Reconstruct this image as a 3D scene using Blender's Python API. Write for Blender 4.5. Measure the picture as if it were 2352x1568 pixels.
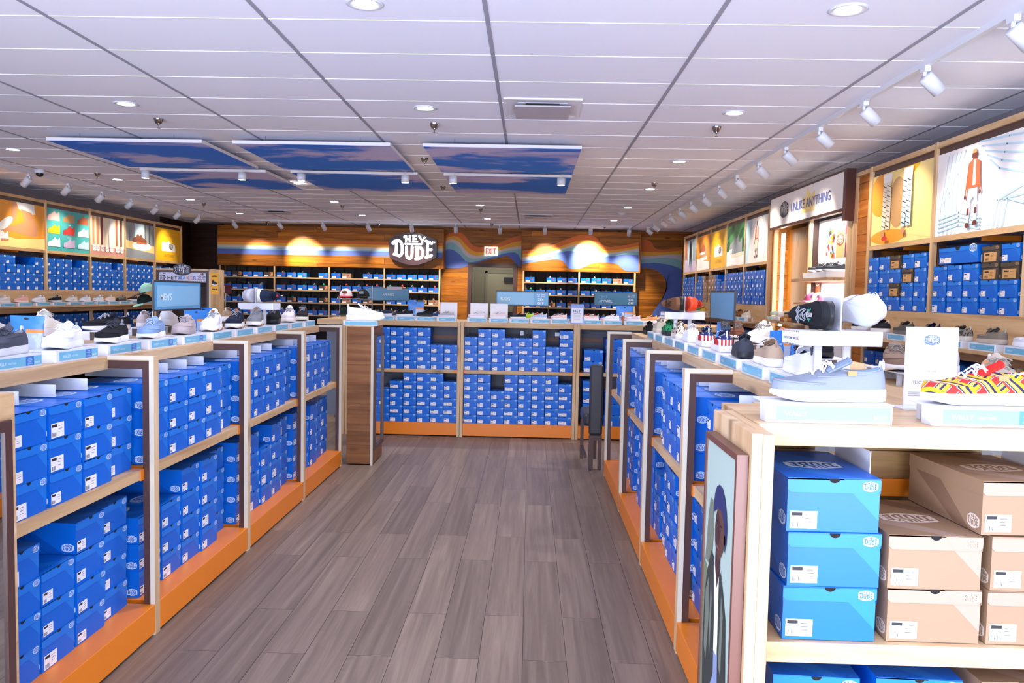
import bpy, math, random
from mathutils import Vector, Matrix
for o in list(bpy.data.objects): bpy.data.objects.remove(o)
random.seed(7)
scene = bpy.context.scene
COL = scene.collection
PI = math.pi
# ------------------------------------------------------------------ camera
F = 1825.0; W_, H_ = 2352.0, 1568.0
CZ = 1.55
VPX, VPY, SL = 1218.0, 676.0, 0.0215
_dy = Vector((VPX-W_/2, VPY-H_/2, F)).normalized()
_c = -((VPX-W_/2)*1.0 + (VPY-H_/2)*SL)/F
_dx = Vector((1.0, SL, _c)).normalized()
_dd = _dy.cross(_dx).normalized()
ROW = [Vector((_dx[i], _dy[i], -_dd[i])) for i in range(3)]      # camera right, down, forward in the world
cam_data = bpy.data.cameras.new('camera'); cam = bpy.data.objects.new('camera', cam_data); COL.objects.link(cam)
r, d, f = ROW
cam.matrix_world = Matrix(((r.x, -d.x, -f.x, 0), (r.y, -d.y, -f.y, 0), (r.z, -d.z, -f.z, CZ), (0, 0, 0, 1)))
cam_data.sensor_width = 36.0; cam_data.lens = F/W_*36.0; cam_data.clip_start = 0.05; cam_data.clip_end = 100
scene.camera = cam
def at(px, py, X=None, Y=None, Z=None):
    """the point of the place that the photograph shows at a pixel, on a known plane"""
    v = ROW[0]*(px-W_/2) + ROW[1]*(py-H_/2) + ROW[2]*F
    if X is not None: t = X/v.x
    elif Y is not None: t = Y/v.y
    else: t = (Z-CZ)/v.z
    return Vector((v.x*t, v.y*t, CZ+v.z*t))
# ------------------------------------------------------------------ view, world, daylight
vs = scene.view_settings
vs.view_transform = 'Standard'; vs.look = 'None'; vs.gamma = 1; vs.use_curve_mapping = False
vs.exposure = 1.5
world = bpy.data.worlds.new('world'); scene.world = world; world.use_nodes = True
wb = world.node_tree.nodes['Background']; wb.inputs[0].default_value = (0.62, 0.74, 1.0, 1); wb.inputs[1].default_value = 0.32
def area(name, loc, rot, sx, sy, power, color, spread=PI):
    l = bpy.data.lights.new(name, 'AREA'); l.shape = 'RECTANGLE'; l.size = sx; l.size_y = sy; l.energy = power; l.color = color; l.spread = spread
    o = bpy.data.objects.new(name, l); COL.objects.link(o); o.location = loc; o.rotation_euler = rot
    return o
# daylight through the glass storefront behind the camera
area('storefront_daylight', (2.0, -1.9, 1.45), (PI/2, 0, 0), 4.2, 2.9, 68, (0.76, 0.83, 1.0))
area('storefront_daylight_far', (-4.2, -1.9, 1.45), (PI/2, 0, 0), 6.0, 2.9, 110, (0.70, 0.78, 1.0))
CEIL = CZ + 1.485
# daylight thrown up from the pavement outside
area('pavement_bounce', (-1.0, -2.0, 0.35), (math.radians(142), 0, 0), 9.0, 0.8, 250, (0.78, 0.84, 1.0))
# ------------------------------------------------------------------ mesh helper
class Fr:
    """a plane in space: u to the side, v up, n out of it"""
    def __init__(s, o, u, v, n=None):
        s.o = Vector(o); s.u = Vector(u).normalized(); s.v = Vector(v).normalized()
        s.n = Vector(n).normalized() if n is not None else s.u.cross(s.v)
    def __call__(s, a, b, c=0.0): return s.o + s.u*a + s.v*b + s.n*c
class MB:
    def __init__(s): s.v = []; s.f = []; s.m = []; s.s = []
    def poly(s, pts, mi=0, smooth=False):
        b = len(s.v); s.v += [tuple(p) for p in pts]; s.f.append(tuple(range(b, b+len(pts)))); s.m.append(mi); s.s.append(smooth)
    def box(s, x0, x1, y0, y1, z0, z1, mi=0):
        if x0 > x1: x0, x1 = x1, x0
        if y0 > y1: y0, y1 = y1, y0
        if z0 > z1: z0, z1 = z1, z0
        b = len(s.v)
        s.v += [(x0,y0,z0),(x1,y0,z0),(x1,y1,z0),(x0,y1,z0),(x0,y0,z1),(x1,y0,z1),(x1,y1,z1),(x0,y1,z1)]
        for q in ((0,3,2,1),(4,5,6,7),(0,1,5,4),(1,2,6,5),(2,3,7,6),(3,0,4,7)):
            s.f.append(tuple(b+i for i in q)); s.m.append(mi); s.s.append(False)
        return s
    def fbox(s, fr, a0, a1, b0, b1, c0, c1, mi=0):
        b = len(s.v)
        s.v += [tuple(fr(*p)) for p in ((a0,b0,c0),(a1,b0,c0),(a1,b1,c0),(a0,b1,c0),(a0,b0,c1),(a1,b0,c1),(a1,b1,c1),(a0,b1,c1))]
        for q in ((0,3,2,1),(4,5,6,7),(0,1,5,4),(1,2,6,5),(2,3,7,6),(3,0,4,7)):
            s.f.append(tuple(b+i for i in q)); s.m.append(mi); s.s.append(False)
        return s
    def grid(s, rows, mi=0, closed=False, smooth=True):
        b = len(s.v); n = len(rows[0])
        for r in rows: s.v += [tuple(p) for p in r]
        for i in range(len(rows)-1):
            for j in range(n if closed else n-1):
                k = (j+1) % n
                s.f.append((b+i*n+j, b+i*n+k, b+(i+1)*n+k, b+(i+1)*n+j)); s.m.append(mi); s.s.append(smooth)
        return s
    def tube(s, pts, r, n=8, mi=0, caps=True):
        pts = [Vector(p) for p in pts]; rr = r if isinstance(r, (list, tuple)) else [r]*len(pts)
        rows = []; up = None
        for i, p in enumerate(pts):
            t = (pts[min(i+1, len(pts)-1)] - pts[max(i-1, 0)]).normalized()
            if up is None:
                up = Vector((0,0,1)) if abs(t.z) < 0.9 else Vector((1,0,0))
            a = t.cross(up).normalized(); up = a.cross(t).normalized()
            rows.append([p + a*math.cos(2*PI*k/n)*rr[i] + up*math.sin(2*PI*k/n)*rr[i] for k in range(n)])
        s.grid(rows, mi, True)
        if caps: s.poly(rows[0][::-1], mi); s.poly(rows[-1], mi)
        return s
    def lathe(s, prof, c=(0,0,0), n=24, mi=0, smooth=True):
        c = Vector(c)
        s.grid([[c+Vector((r*math.cos(2*PI*k/n), r*math.sin(2*PI*k/n), z)) for k in range(n)] for r, z in prof], mi, True, smooth)
        return s
    def prism(s, fr, pts, c0, c1, mi=0, mside=None):
        A = [fr(a, b, c0) for a, b in pts]; B = [fr(a, b, c1) for a, b in pts]
        s.poly(B, mi); s.poly(A[::-1], mi)
        n = len(pts)
        for i in range(n):
            j = (i+1) % n; s.poly((A[i], A[j], B[j], B[i]), mi if mside is None else mside)
        return s
    def flat(s, fr, pts, c=0.0, mi=0): s.poly([fr(a, b, c) for a, b in pts], mi); return s
    def rect(s, fr, a0, a1, b0, b1, c=0.0, mi=0): return s.flat(fr, ((a0,b0),(a1,b0),(a1,b1),(a0,b1)), c, mi)
    def ell(s, fr, cx, cy, rx, ry, c=0.0, mi=0, n=20, rot=0.0):
        return s.flat(fr, [(cx+rx*math.cos(t)*math.cos(rot)-ry*math.sin(t)*math.sin(rot), cy+rx*math.cos(t)*math.sin(rot)+ry*math.sin(t)*math.cos(rot)) for t in [2*PI*k/n for k in range(n)]], c, mi)
    def stroke(s, fr, pts, t, c=0.0, mi=0, n=8, c0=None, closed=False):
        """a thick line drawn on the plane FR; with c0 it has depth from c0 to c"""
        h = t/2
        P = list(pts) + ([pts[0]] if closed else [])
        for i in range(len(P)-1):
            (x0, y0), (x1, y1) = P[i], P[i+1]; L = math.hypot(x1-x0, y1-y0)
            if L < 1e-9: continue
            nx, ny = -(y1-y0)/L*h, (x1-x0)/L*h
            q = ((x0-nx, y0-ny), (x1-nx, y1-ny), (x1+nx, y1+ny), (x0+nx, y0+ny))
            if c0 is None: s.flat(fr, q, c, mi)
            else: s.prism(fr, q, c0, c, mi)
        if n:
            for x, y in pts:
                q = [(x+h*math.cos(2*PI*k/n), y+h*math.sin(2*PI*k/n)) for k in range(n)]
                if c0 is None: s.flat(fr, q, c, mi)
                else: s.prism(fr, q, c0, c, mi)
        return s
    def text(s, fr, txt, size, a=0.0, b=0.0, c=0.001, mi=0, align='LEFT', bold=0.0):
        vs_, fs_, w = text_mesh(txt, bold)
        off = {'LEFT': 0, 'CENTER': -w*size/2, 'RIGHT': -w*size}[align]
        bb = len(s.v)
        s.v += [tuple(fr(a+off+x*size, b+y*size, c)) for x, y in vs_]
        for q in fs_: s.f.append(tuple(bb+i for i in q)); s.m.append(mi); s.s.append(False)
        return s
    def add(s, o, M=None, mi=0):
        b = len(s.v)
        s.v += [tuple(M @ Vector(p)) for p in o.v] if M is not None else list(o.v)
        s.f += [tuple(b+i for i in q) for q in o.f]; s.m += [mi+k for k in o.m]; s.s += o.s
        return s
    def mesh(s, name, mats):
        me = bpy.data.meshes.new(name); me.from_pydata(s.v, [], s.f)
        for m in (mats if isinstance(mats, (list, tuple)) else [mats]): me.materials.append(m)
        me.polygons.foreach_set('material_index', s.m); me.polygons.foreach_set('use_smooth', s.s); me.update()
        return me
    def build(s, name, mats, parent=None, bevel=0.0):
        o = bpy.data.objects.new(name, s.mesh(name, mats)); COL.objects.link(o)
        if parent is not None: o.parent = parent
        if bevel:
            w = o.modifiers.new('bevel', 'BEVEL'); w.width = bevel; w.segments = 2; w.limit_method = 'ANGLE'
        return o
_tc = {}
def text_mesh(txt, bold=0.0):
    k = (txt, bold)
    if k in _tc: return _tc[k]
    cu = bpy.data.curves.new('lettering', 'FONT'); cu.body = txt; cu.size = 1.0; cu.resolution_u = 2; cu.offset = bold; cu.fill_mode = 'FRONT'; cu.dimensions = '2D'
    ob = bpy.data.objects.new('lettering', cu); COL.objects.link(ob)
    dg = bpy.context.evaluated_depsgraph_get(); dg.update()
    me = bpy.data.meshes.new_from_object(ob.evaluated_get(dg))
    v = [(p.co.x, p.co.y) for p in me.vertices]; fs = [tuple(q.vertices) for q in me.polygons]
    x0 = min([p[0] for p in v] or [0]); x1 = max([p[0] for p in v] or [0])
    v = [((x-x0), y) for x, y in v]
    bpy.data.objects.remove(ob); bpy.data.curves.remove(cu); bpy.data.meshes.remove(me)
    _tc[k] = (v, fs, x1-x0); return _tc[k]
def tag(o, label, cat=None, group=None, kind=None):
    if label: o['label'] = label
    if cat: o['category'] = cat
    if group: o['group'] = group
    if kind: o['kind'] = kind
    return o
def thing(name, label, cat, loc=(0,0,0), rotz=0.0, group=None):
    o = bpy.data.objects.new(name, None); COL.objects.link(o); o.empty_display_size = 0.05
    o.location = loc; o.rotation_euler = (0, 0, rotz); return tag(o, label, cat, group)
def kids(o): return [c for c in KIDS.get(o.name, [])]
def struct(name, mb, mats, bevel=0.0):
    o = mb.build(name, mats, None, bevel); o['kind'] = 'structure'; return o
def dup(root, loc, rot, label, group=None, scale=None, tilt=None):
    """a copy of a thing, of its parts and of their sub-parts"""
    c = root.copy(); COL.objects.link(c)
    c.location = loc; c.rotation_euler = rot if not isinstance(rot, (int, float)) else (0, 0, rot)
    c.scale = scale or (1, 1, 1)
    c['label'] = label
    if group: c['group'] = group
    def rec(a, b):
        for ch in CH.get(a.name, ()):
            k = ch.copy(); COL.objects.link(k); k.parent = b; CH.setdefault(b.name, []).append(k)
            rec(ch, k)
    rec(root, c); return c
CH = {}
def reg(root):
    """remember the parts of a prototype, so that copying it needs no search"""
    kids_ = [o for o in bpy.data.objects if o.parent == root]
    CH[root.name] = kids_
    for k in kids_: CH[k.name] = [o for o in bpy.data.objects if o.parent == k]
    return root
_used = set()
def place(root, loc, rot, label, group=None, scale=None):
    """the first time the prototype itself moves there, then copies of it"""
    if root.name in _used: return dup(root, loc, rot, label, group, scale)
    _used.add(root.name); root.location = loc
    root.rotation_euler = rot if not isinstance(rot, (int, float)) else (0, 0, rot)
    root.scale = scale or (1, 1, 1)
    root['label'] = label
    if group: root['group'] = group
    return root
# ------------------------------------------------------------------ materials
def hexc(h):
    h = h.lstrip('#'); c = [int(h[i:i+2], 16)/255 for i in (0, 2, 4)]
    return tuple(x/12.92 if x <= 0.04045 else ((x+0.055)/1.055)**2.4 for x in c) + (1,)
MATS = {}
def mat(name, col, rough=0.5, metal=0.0, spec=0.5, emit=None, es=0.0, noise=0.0, nscale=30.0, coat=0.0, alpha=None, bump=0.0):
    if name in MATS: return MATS[name]
    m = bpy.data.materials.new(name); m.use_nodes = True; nt = m.node_tree; b = nt.nodes['Principled BSDF']
    c = hexc(col) if isinstance(col, str) else tuple(col)+(1,)
    b.inputs['Base Color'].default_value = c; b.inputs['Roughness'].default_value = rough; b.inputs['Metallic'].default_value = metal
    b.inputs['Specular IOR Level'].default_value = spec; b.inputs['Coat Weight'].default_value = coat; b.inputs['Coat Roughness'].default_value = 0.3
    if emit: b.inputs['Emission Color'].default_value = hexc(emit); b.inputs['Emission Strength'].default_value = es
    if noise or bump:
        tc = nt.nodes.new('ShaderNodeTexCoord'); n = nt.nodes.new('ShaderNodeTexNoise'); n.inputs['Scale'].default_value = nscale; n.inputs['Detail'].default_value = 4
        nt.links.new(tc.outputs['Object'], n.inputs['Vector'])
        if noise:
            mx = nt.nodes.new('ShaderNodeMix'); mx.data_type = 'RGBA'
            mx.inputs[6].default_value = tuple(x*(1-noise) for x in c[:3])+(1,); mx.inputs[7].default_value = tuple(min(1, x*(1+noise)) for x in c[:3])+(1,)
            nt.links.new(n.outputs['Fac'], mx.inputs[0]); nt.links.new(mx.outputs[2], b.inputs['Base Color'])
        if bump:
            bp = nt.nodes.new('ShaderNodeBump'); bp.inputs['Strength'].default_value = bump; bp.inputs['Distance'].default_value = 0.002
            nt.links.new(n.outputs['Fac'], bp.inputs['Height']); nt.links.new(bp.outputs['Normal'], b.inputs['Normal'])
    if alpha is not None: b.inputs['Transmission Weight'].default_value = alpha
    MATS[name] = m; return m
def nd(nt, t, **kw):
    n = nt.nodes.new(t)
    for k, v in kw.items(): setattr(n, k, v)
    return n
def ramp(nt, stops, fac):
    r_ = nd(nt, 'ShaderNodeValToRGB'); e = r_.color_ramp.elements
    e[0].position = stops[0][0]; e[0].color = hexc(stops[0][1]); e[1].position = stops[-1][0]; e[1].color = hexc(stops[-1][1])
    for p, c in stops[1:-1]:
        x = e.new(p); x.color = hexc(c)
    nt.links.new(fac, r_.inputs[0]); return r_.outputs[0]
def wood(name, c_dark, c_mid, c_light, axis='Y', rough=0.45, gscale=14.0, plank=None, knots=True, groove=0.02, coat=0.0):
    """grained timber; axis is the direction of the grain; plank = (height, length) draws boards with joints across the wall"""
    m = bpy.data.materials.new(name); m.use_nodes = True; nt = m.node_tree; b = nt.nodes['Principled BSDF']; L = nt.links.new
    b.inputs['Roughness'].default_value = rough; b.inputs['Coat Weight'].default_value = coat; b.inputs['Specular IOR Level'].default_value = 0.25
    tc = nd(nt, 'ShaderNodeTexCoord'); mp = nd(nt, 'ShaderNodeMapping')
    s = {'X': (0.9, gscale, gscale), 'Y': (gscale, 0.9, gscale), 'Z': (gscale, gscale, 0.9), 'F': (gscale, 0.9, gscale)}[axis]
    mp.inputs['Scale'].default_value = s; L(tc.outputs['Object'], mp.inputs['Vector'])
    vec = mp.outputs['Vector']; brick = None
    if plank:
        ph, pl = plank
        sp = nd(nt, 'ShaderNodeSeparateXYZ'); L(tc.outputs['Object'], sp.inputs[0])
        cb = nd(nt, 'ShaderNodeCombineXYZ')
        al, ac = {'X': ('X', 'Z'), 'Y': ('Y', 'Z'), 'F': ('Y', 'X')}.get(axis if axis != 'Z' else 'X')
        L(sp.outputs[al], cb.inputs[0]); L(sp.outputs[ac], cb.inputs[1])
        brick = nd(nt, 'ShaderNodeTexBrick'); brick.offset = 0.37; brick.inputs['Scale'].default_value = 1.0
        brick.inputs['Brick Width'].default_value = pl; brick.inputs['Row Height'].default_value = ph; brick.inputs['Mortar Size'].default_value = groove*ph; brick.inputs['Mortar Smooth'].default_value = 0.2
        brick.inputs['Color1'].default_value = (0.15,0.15,0.15,1); brick.inputs['Color2'].default_value = (0.85,0.85,0.85,1); brick.inputs['Mortar'].default_value = (0,0,0,1)
        L(cb.outputs[0], brick.inputs['Vector'])
        ad = nd(nt, 'ShaderNodeVectorMath', operation='MULTIPLY_ADD'); ad.inputs[1].default_value = (11, 17, 13)
        L(brick.outputs['Color'], ad.inputs[0]); L(vec, ad.inputs[2]); vec = ad.outputs[0]
    n = nd(nt, 'ShaderNodeTexNoise'); n.inputs['Scale'].default_value = 1.0; n.inputs['Detail'].default_value = 6; n.inputs['Roughness'].default_value = 0.62; n.inputs['Distortion'].default_value = 0.6
    L(vec, n.inputs['Vector']); fac = n.outputs['Fac']
    col = ramp(nt, [(0.25, c_dark), (0.5, c_mid), (0.75, c_light)], fac)
    if knots:
        mp2 = nd(nt, 'ShaderNodeMapping'); s2 = {'X': (2.2, 7, 7), 'Y': (7, 2.2, 7), 'Z': (7, 7, 2.2)}[axis]
        mp2.inputs['Scale'].default_value = s2; L(tc.outputs['Object'], mp2.inputs['Vector'])
        vo = nd(nt, 'ShaderNodeTexVoronoi'); vo.inputs['Scale'].default_value = 1.0; L(mp2.outputs[0], vo.inputs['Vector'])
        mr = nd(nt, 'ShaderNodeMapRange'); mr.inputs[1].default_value = 0.06; mr.inputs[2].default_value = 0.19; mr.inputs[3].default_value = 0.75; mr.inputs[4].default_value = 0.0
        L(vo.outputs['Distance'], mr.inputs[0])
        mk = nd(nt, 'ShaderNodeMix', data_type='RGBA'); kc = tuple(x*0.45 for x in hexc(c_dark)[:3])+(1,)
        mk.inputs[7].default_value = kc; L(mr.outputs[0], mk.inputs[0]); L(col, mk.inputs[6]); col = mk.outputs[2]
    if brick:
        hs = nd(nt, 'ShaderNodeHueSaturation'); mv = nd(nt, 'ShaderNodeMapRange'); mv.inputs[3].default_value = 0.72; mv.inputs[4].default_value = 1.22
        L(brick.outputs['Color'], mv.inputs[0]); L(mv.outputs[0], hs.inputs['Value']); L(col, hs.inputs['Color'])
        mg = nd(nt, 'ShaderNodeMix', data_type='RGBA'); mg.inputs[7].default_value = tuple(x*0.3 for x in hexc(c_dark)[:3])+(1,)
        L(brick.outputs['Fac'], mg.inputs[0]); L(hs.outputs[0], mg.inputs[6]); col = mg.outputs[2]
        bp = nd(nt, 'ShaderNodeBump'); bp.inputs['Strength'].default_value = 0.4; bp.inputs['Distance'].default_value = 0.004; bp.invert = True
        L(brick.outputs['Fac'], bp.inputs['Height']); L(bp.outputs[0], b.inputs['Normal'])
    L(col, b.inputs['Base Color']); MATS[name] = m; return m
PINE_X = wood('pine_x', '#a9845c', '#c9a67c', '#dfc39c', 'X'); PINE_Y = wood('pine_y', '#a9845c', '#c9a67c', '#dfc39c', 'Y'); PINE_Z = wood('pine_z', '#b08c64', '#ceac84', '#e2c8a4', 'Z')
EDGE = mat('pale_edge', '#cfc7b4', 0.5)
WALN_X = wood('walnut_x', '#5f3409', '#9c5c10', '#c07c1a', 'X', plank=(0.135, 2.4)); WALN_Y = wood('walnut_y', '#5f3409', '#9c5c10', '#c07c1a', 'Y', plank=(0.135, 2.4))
WALN_P = wood('walnut_plain', '#5a3920', '#855836', '#a2734b', 'X', plank=(0.18, 3.1), groove=0.006)
AMBER_Z = wood('amber_z', '#5c320a', '#85500f', '#a06a1e', 'Z', gscale=7)
DARKWOOD = wood('dark_wood', '#23120b', '#341d12', '#422617', 'X', plank=(0.135, 2.4), knots=False)
BROWN = mat('brown_metal', '#4a302b', 0.38, spec=0.5)
BROWN2 = mat('brown_frame', '#6a4338', 0.4)
ORANGE = mat('orange_paint', '#e8801a', 0.32, spec=0.5)
WHITE = mat('white_metal', '#dcdfe8', 0.35)
WHITE_PAINT = mat('white_paint', '#e6e4ea', 0.6)
CHROME = mat('chrome', '#b0aca8', 0.18, metal=1.0)
BLACK = mat('black_plastic', '#101012', 0.4)
TAGBLUE = mat('tag_blue', '#6fb3d2', 0.4); TAGDARK = mat('tag_dark_blue', '#3a78c4', 0.4); TAGTXT = mat('tag_text', '#d8ecf6', 0.5)
SIGNBLUE = mat('sign_blue', '#5ea6d6', 0.35); SIGNTEAL = mat('sign_teal', '#3f87ad', 0.35); SIGNTXT = mat('sign_text', '#e6f1f6', 0.5)
MIRROR = mat('mirror_glass', '#cfd4d6', 0.02, metal=1.0)
PAPER = mat('paper_white', '#f2f1f4', 0.6)
LAMP = mat('lamp_face', '#ffffff', 0.5, emit='#fff3e4', es=14.0)
BLUE = mat('box_blue', '#0062cc', 0.42, spec=0.3, noise=0.06, nscale=4, coat=0.15); BLUE_L = mat('box_pale_blue', '#1474d6', 0.42, spec=0.3, coat=0.15); BLUE_D = mat('box_deep_blue', '#0052b4', 0.42, spec=0.3, coat=0.15)
BADGE = mat('badge_pale', '#c9dcf3', 0.5); INK = mat('ink_dark', '#1a1a20', 0.6); LABELW = mat('label_white', '#eceaf0', 0.6)
KRAFT = mat('kraft', '#92745a', 0.6, noise=0.05, nscale=5); KRAFT_L = mat('kraft_pale', '#a08674', 0.6); KRAFT_D = mat('kraft_deep', '#7a5c48', 0.6)
CHAR = mat('charcoal_card', '#3a332e', 0.6); CHAR_L = mat('charcoal_pale', '#4a423a', 0.6); TAN = mat('tan_card', '#c99a62', 0.6); HOLE = mat('hole', '#0a0a0c', 0.9)
# ------------------------------------------------------------------ the badge with the shop's lettering
def _n(pts): return [((x-1085)/865.0, -(y-800)/865.0) for x, y in pts]
SHIELD = _n([(215,440),(420,352),(640,268),(860,222),(1060,205),(1280,225),(1500,290),(1720,375),(1935,475),(1952,640),(1952,900),(1930,1110),(1740,1215),(1520,1310),(1300,1372),(1070,1395),(850,1372),(620,1312),(410,1235),(225,1150),(205,960),(203,640)])
BIGL = [[(350,625),(355,575),(420,535),(560,515),(630,560),(675,660),(688,850),(675,980),(635,1045),(590,1068),(480,1040),(390,1010)],[(465,530),(470,780),(460,1030)],
        [(840,735),(840,980),(858,1085),(900,1145),(950,1165),(1005,1145),(1035,1080),(1050,980),(1050,735)],
        [(1190,740),(1320,740),(1395,790),(1440,900),(1438,1020),(1400,1100),(1320,1150),(1185,1175)],[(1235,750),(1230,1160)],
        [(1610,540),(1610,1080)],[(1550,515),(1650,550),(1760,600)],[(1620,815),(1750,820)],[(1560,1110),(1660,1080),(1760,1030)]]
SMALLL = [[(750,385),(770,350),(822,345),(822,540)],[(955,330),(955,540)],[(822,450),(955,450)],
          [(1090,330),(1090,535)],[(1075,330),(1190,330)],[(1090,445),(1190,445)],[(1075,540),(1230,540)],
          [(1295,345),(1410,505)],[(1500,380),(1412,520),(1415,600),(1378,630),(790,630)]]
def logo(mb, fr, cx, cy, hw, c, mi_bg, mi_fg, n=6, bg=True, depth=None, rot=0.0, step=0.0004, ring=False):
    cr, sr = math.cos(rot), math.sin(rot)
    def T(pts): return [(cx+hw*(x*cr-y*sr), cy+hw*(x*sr+y*cr)) for x, y in pts]
    if bg: mb.flat(fr, T(SHIELD), c, mi_bg)
    for L_ in BIGL: mb.stroke(fr, T(_n(L_)), hw*0.115, c+step, mi_fg, n, c0=(c if depth is None else c) if depth else None)
    for L_ in SMALLL: mb.stroke(fr, T(_n(L_)), hw*0.078, c+step, mi_fg, n, c0=c if depth else None)
    if ring: mb.stroke(fr, T(SHIELD), hw*0.05, c+step, mi_fg, 0, closed=True)
    return mb
# ================================================================== the room
XL, XR, YB = -7.84, 3.66, 18.2
FLOORM = wood('floor_planks', '#64564c', '#7b695d', '#8f7d6e', 'F', rough=0.40, gscale=26, plank=(0.186, 1.25), knots=False, groove=0.007)
CEILM = mat('ceiling_tile', '#f0f1ff', 0.85); TEE = mat('ceiling_tee', '#9c9cab', 0.6); TEEW = mat('ceiling_tee_white', '#f4f4fa', 0.5)
SHADEP = mat('shaded_wall_paint', '#8d8994', 0.7)  # wall grey has the shadow above the shelving mixed into its colour
struct('floor', MB().box(-9, 4.6, -2.2, 21, -0.1, 0), FLOORM)
struct('ceiling', MB().box(-9, 4.6, -2.2, 18.4, CEIL, CEIL+0.1), CEILM)
g = MB(); xg = at(1113, 2, Z=CEIL).x
for k in range(-6, 4):
    x = xg+1.222*k; g.box(x-0.0125, x+0.0125, -2.2, YB, CEIL-0.004, CEIL)
struct('trim_1', g, TEE)
g = MB()
yg = at(620, 43, Z=CEIL).y
for k in range(-11, 24):
    y = yg+0.61*k; g.box(XL, XR, y-0.004, y+0.004, CEIL-0.003, CEIL)
struct('trim_2', g, TEEW)
struct('wall_left', MB().box(XL-0.1, XL, -2.2, 16.7, 0, CEIL), SHADEP)
struct('wall_right', MB().box(XR, XR+0.1, -2.2, YB, 0, CEIL), SHADEP)
struct('wall_left_far', MB().box(XL-0.1, XL, 16.7, YB, 0, CEIL), DARKWOOD)
DX0, DX1, DZ = -1.35, -0.40, 2.15
w = MB(); w.box(-7.05, DX0, YB, YB+0.12, 0, CEIL, 0); w.box(DX1, XR, YB, YB+0.12, 0, CEIL, 0); w.box(DX0, DX1, YB, YB+0.12, DZ, CEIL, 0)
w.box(XL, -7.05, YB, YB+0.12, 0, CEIL, 1)
struct('wall_back', w, [WALN_X, DARKWOOD])
# corridor behind the doorway
CORR = mat('corridor_paint', '#8f8c7d', 0.8); DOORM = mat('door_paint', '#a29d88', 0.6)
w = MB(); w.box(-2.6, -2.5, YB+0.12, 20.9, 0, 2.7); w.box(0.3, 0.4, YB+0.12, 20.9, 0, 2.7); w.box(-2.6, 0.4, 20.8, 20.9, 0, 2.7); w.box(-2.6, 0.4, YB+0.12, 20.9, 2.7, 2.8)
struct('wall_corridor', w, CORR)
w = MB(); w.box(DX0-0.09, DX0, YB-0.03, YB+0.14, 0, DZ+0.09); w.box(DX1, DX1+0.09, YB-0.03, YB+0.14, 0, DZ+0.09); w.box(DX0, DX1, YB-0.03, YB+0.14, DZ, DZ+0.09)
struct('trim_3', w, mat('door_frame_brown', '#3c221b', 0.45))
w = MB(); w.box(-1.12, -0.30, 20.72, 20.8, 0, 2.08, 0); w.box(-1.18, -1.12, 20.70, 20.8, 0, 2.14, 1); w.box(-0.30, -0.24, 20.70, 20.8, 0, 2.14, 1); w.box(-1.18, -0.24, 20.70, 20.8, 2.08, 2.14, 1)
w.box(-0.70, -0.20, 20.62, 20.70, 1.86, 1.98, 2); w.box(-1.05, -0.4, 20.64, 20.70, 1.0, 1.08, 2)
struct('door_1', w, [DOORM, CORR, BLACK])
l = bpy.data.lights.new('corridor_lamp', 'POINT'); l.energy = 13; l.color = (1, .95, .85); l.shadow_soft_size = 0.2
o = bpy.data.objects.new('corridor_lamp', l); COL.objects.link(o); o.location = (-1.0, 19.6, 2.5)
# coats hanging in the corridor
m = MB(); m.grid([[Vector((-1.72+0.11*math.cos(a)*s_, 19.9+0.07*math.sin(a)*s_, z)) for a in [2*PI*k/12 for k in range(12)]] for z, s_ in ((1.78, .35), (1.7, .9), (1.5, 1.0), (1.2, 1.1), (1.1, .8))], 0, True)
m.tube([(-1.72, 19.9, 1.78), (-1.72, 19.9, 1.84)], 0.01)
m.tube([(-1.72, 19.9, 1.84), (-1.72, 20.79, 1.84)], 0.012)
tag(m.build('blue_jacket', mat('jacket_blue', '#1c4a86', 0.8)), 'dark blue jacket hanging from a peg inside the open back doorway', 'jacket')

# wood fascia boxes over the shoe racks, with painted stripes
STR = [mat('stripe_orange', '#d2691f', 0.6), mat('stripe_yellow', '#e7a52a', 0.6), mat('stripe_cream', '#cfc6c4', 0.6), mat('stripe_teal', '#8cc0c8', 0.6), mat('stripe_blue', '#5470c4', 0.6)]
YF = 17.8; FZ0, FZ1 = 2.075, 2.965
def bands(mb, fr, xs, lines, c, mi0=0):
    """painted stripes between neighbouring boundary lines"""
    for k in range(len(lines)-1):
        for i in range(len(xs)-1):
            mb.poly([fr(xs[i], lines[k+1][i], c), fr(xs[i+1], lines[k+1][i+1], c), fr(xs[i+1], lines[k][i+1], c), fr(xs[i], lines[k][i], c)], mi0+k)
def smooth(xs, ys, n):
    """Catmull-Rom through the given points, sampled n times per span"""
    X, Y = [], []
    for i in range(len(xs)-1):
        x0, x1 = xs[i], xs[i+1]; y0, y1 = ys[i], ys[i+1]
        m0 = (ys[i+1]-ys[i-1])/(xs[i+1]-xs[i-1]) if i > 0 else (y1-y0)/(x1-x0)
        m1 = (ys[i+2]-ys[i])/(xs[i+2]-xs[i]) if i+2 < len(xs) else (y1-y0)/(x1-x0)
        for k in range(n):
            t = k/n; h = x1-x0
            X.append(x0+t*h); Y.append((2*t**3-3*t**2+1)*y0+(t**3-2*t**2+t)*h*m0+(-2*t**3+3*t**2)*y1+(t**3-t**2)*h*m1)
    X.append(xs[-1]); Y.append(ys[-1]); return X, Y
def wavy(mb, yplane, xs, lines):
    def P(zx, zy): return at(1000+zx/3.92, 490+zy/3.92, Y=yplane)
    L_ = [smooth(xs, l_, 6) for l_ in lines]; X = L_[0][0]
    for k in range(len(lines)-1):
        for i in range(len(X)-1):
            mb.poly([P(X[i], L_[k+1][1][i]), P(X[i+1], L_[k+1][1][i+1]), P(X[i+1], L_[k][1][i+1]), P(X[i], L_[k][1][i])], 1+k)
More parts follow.
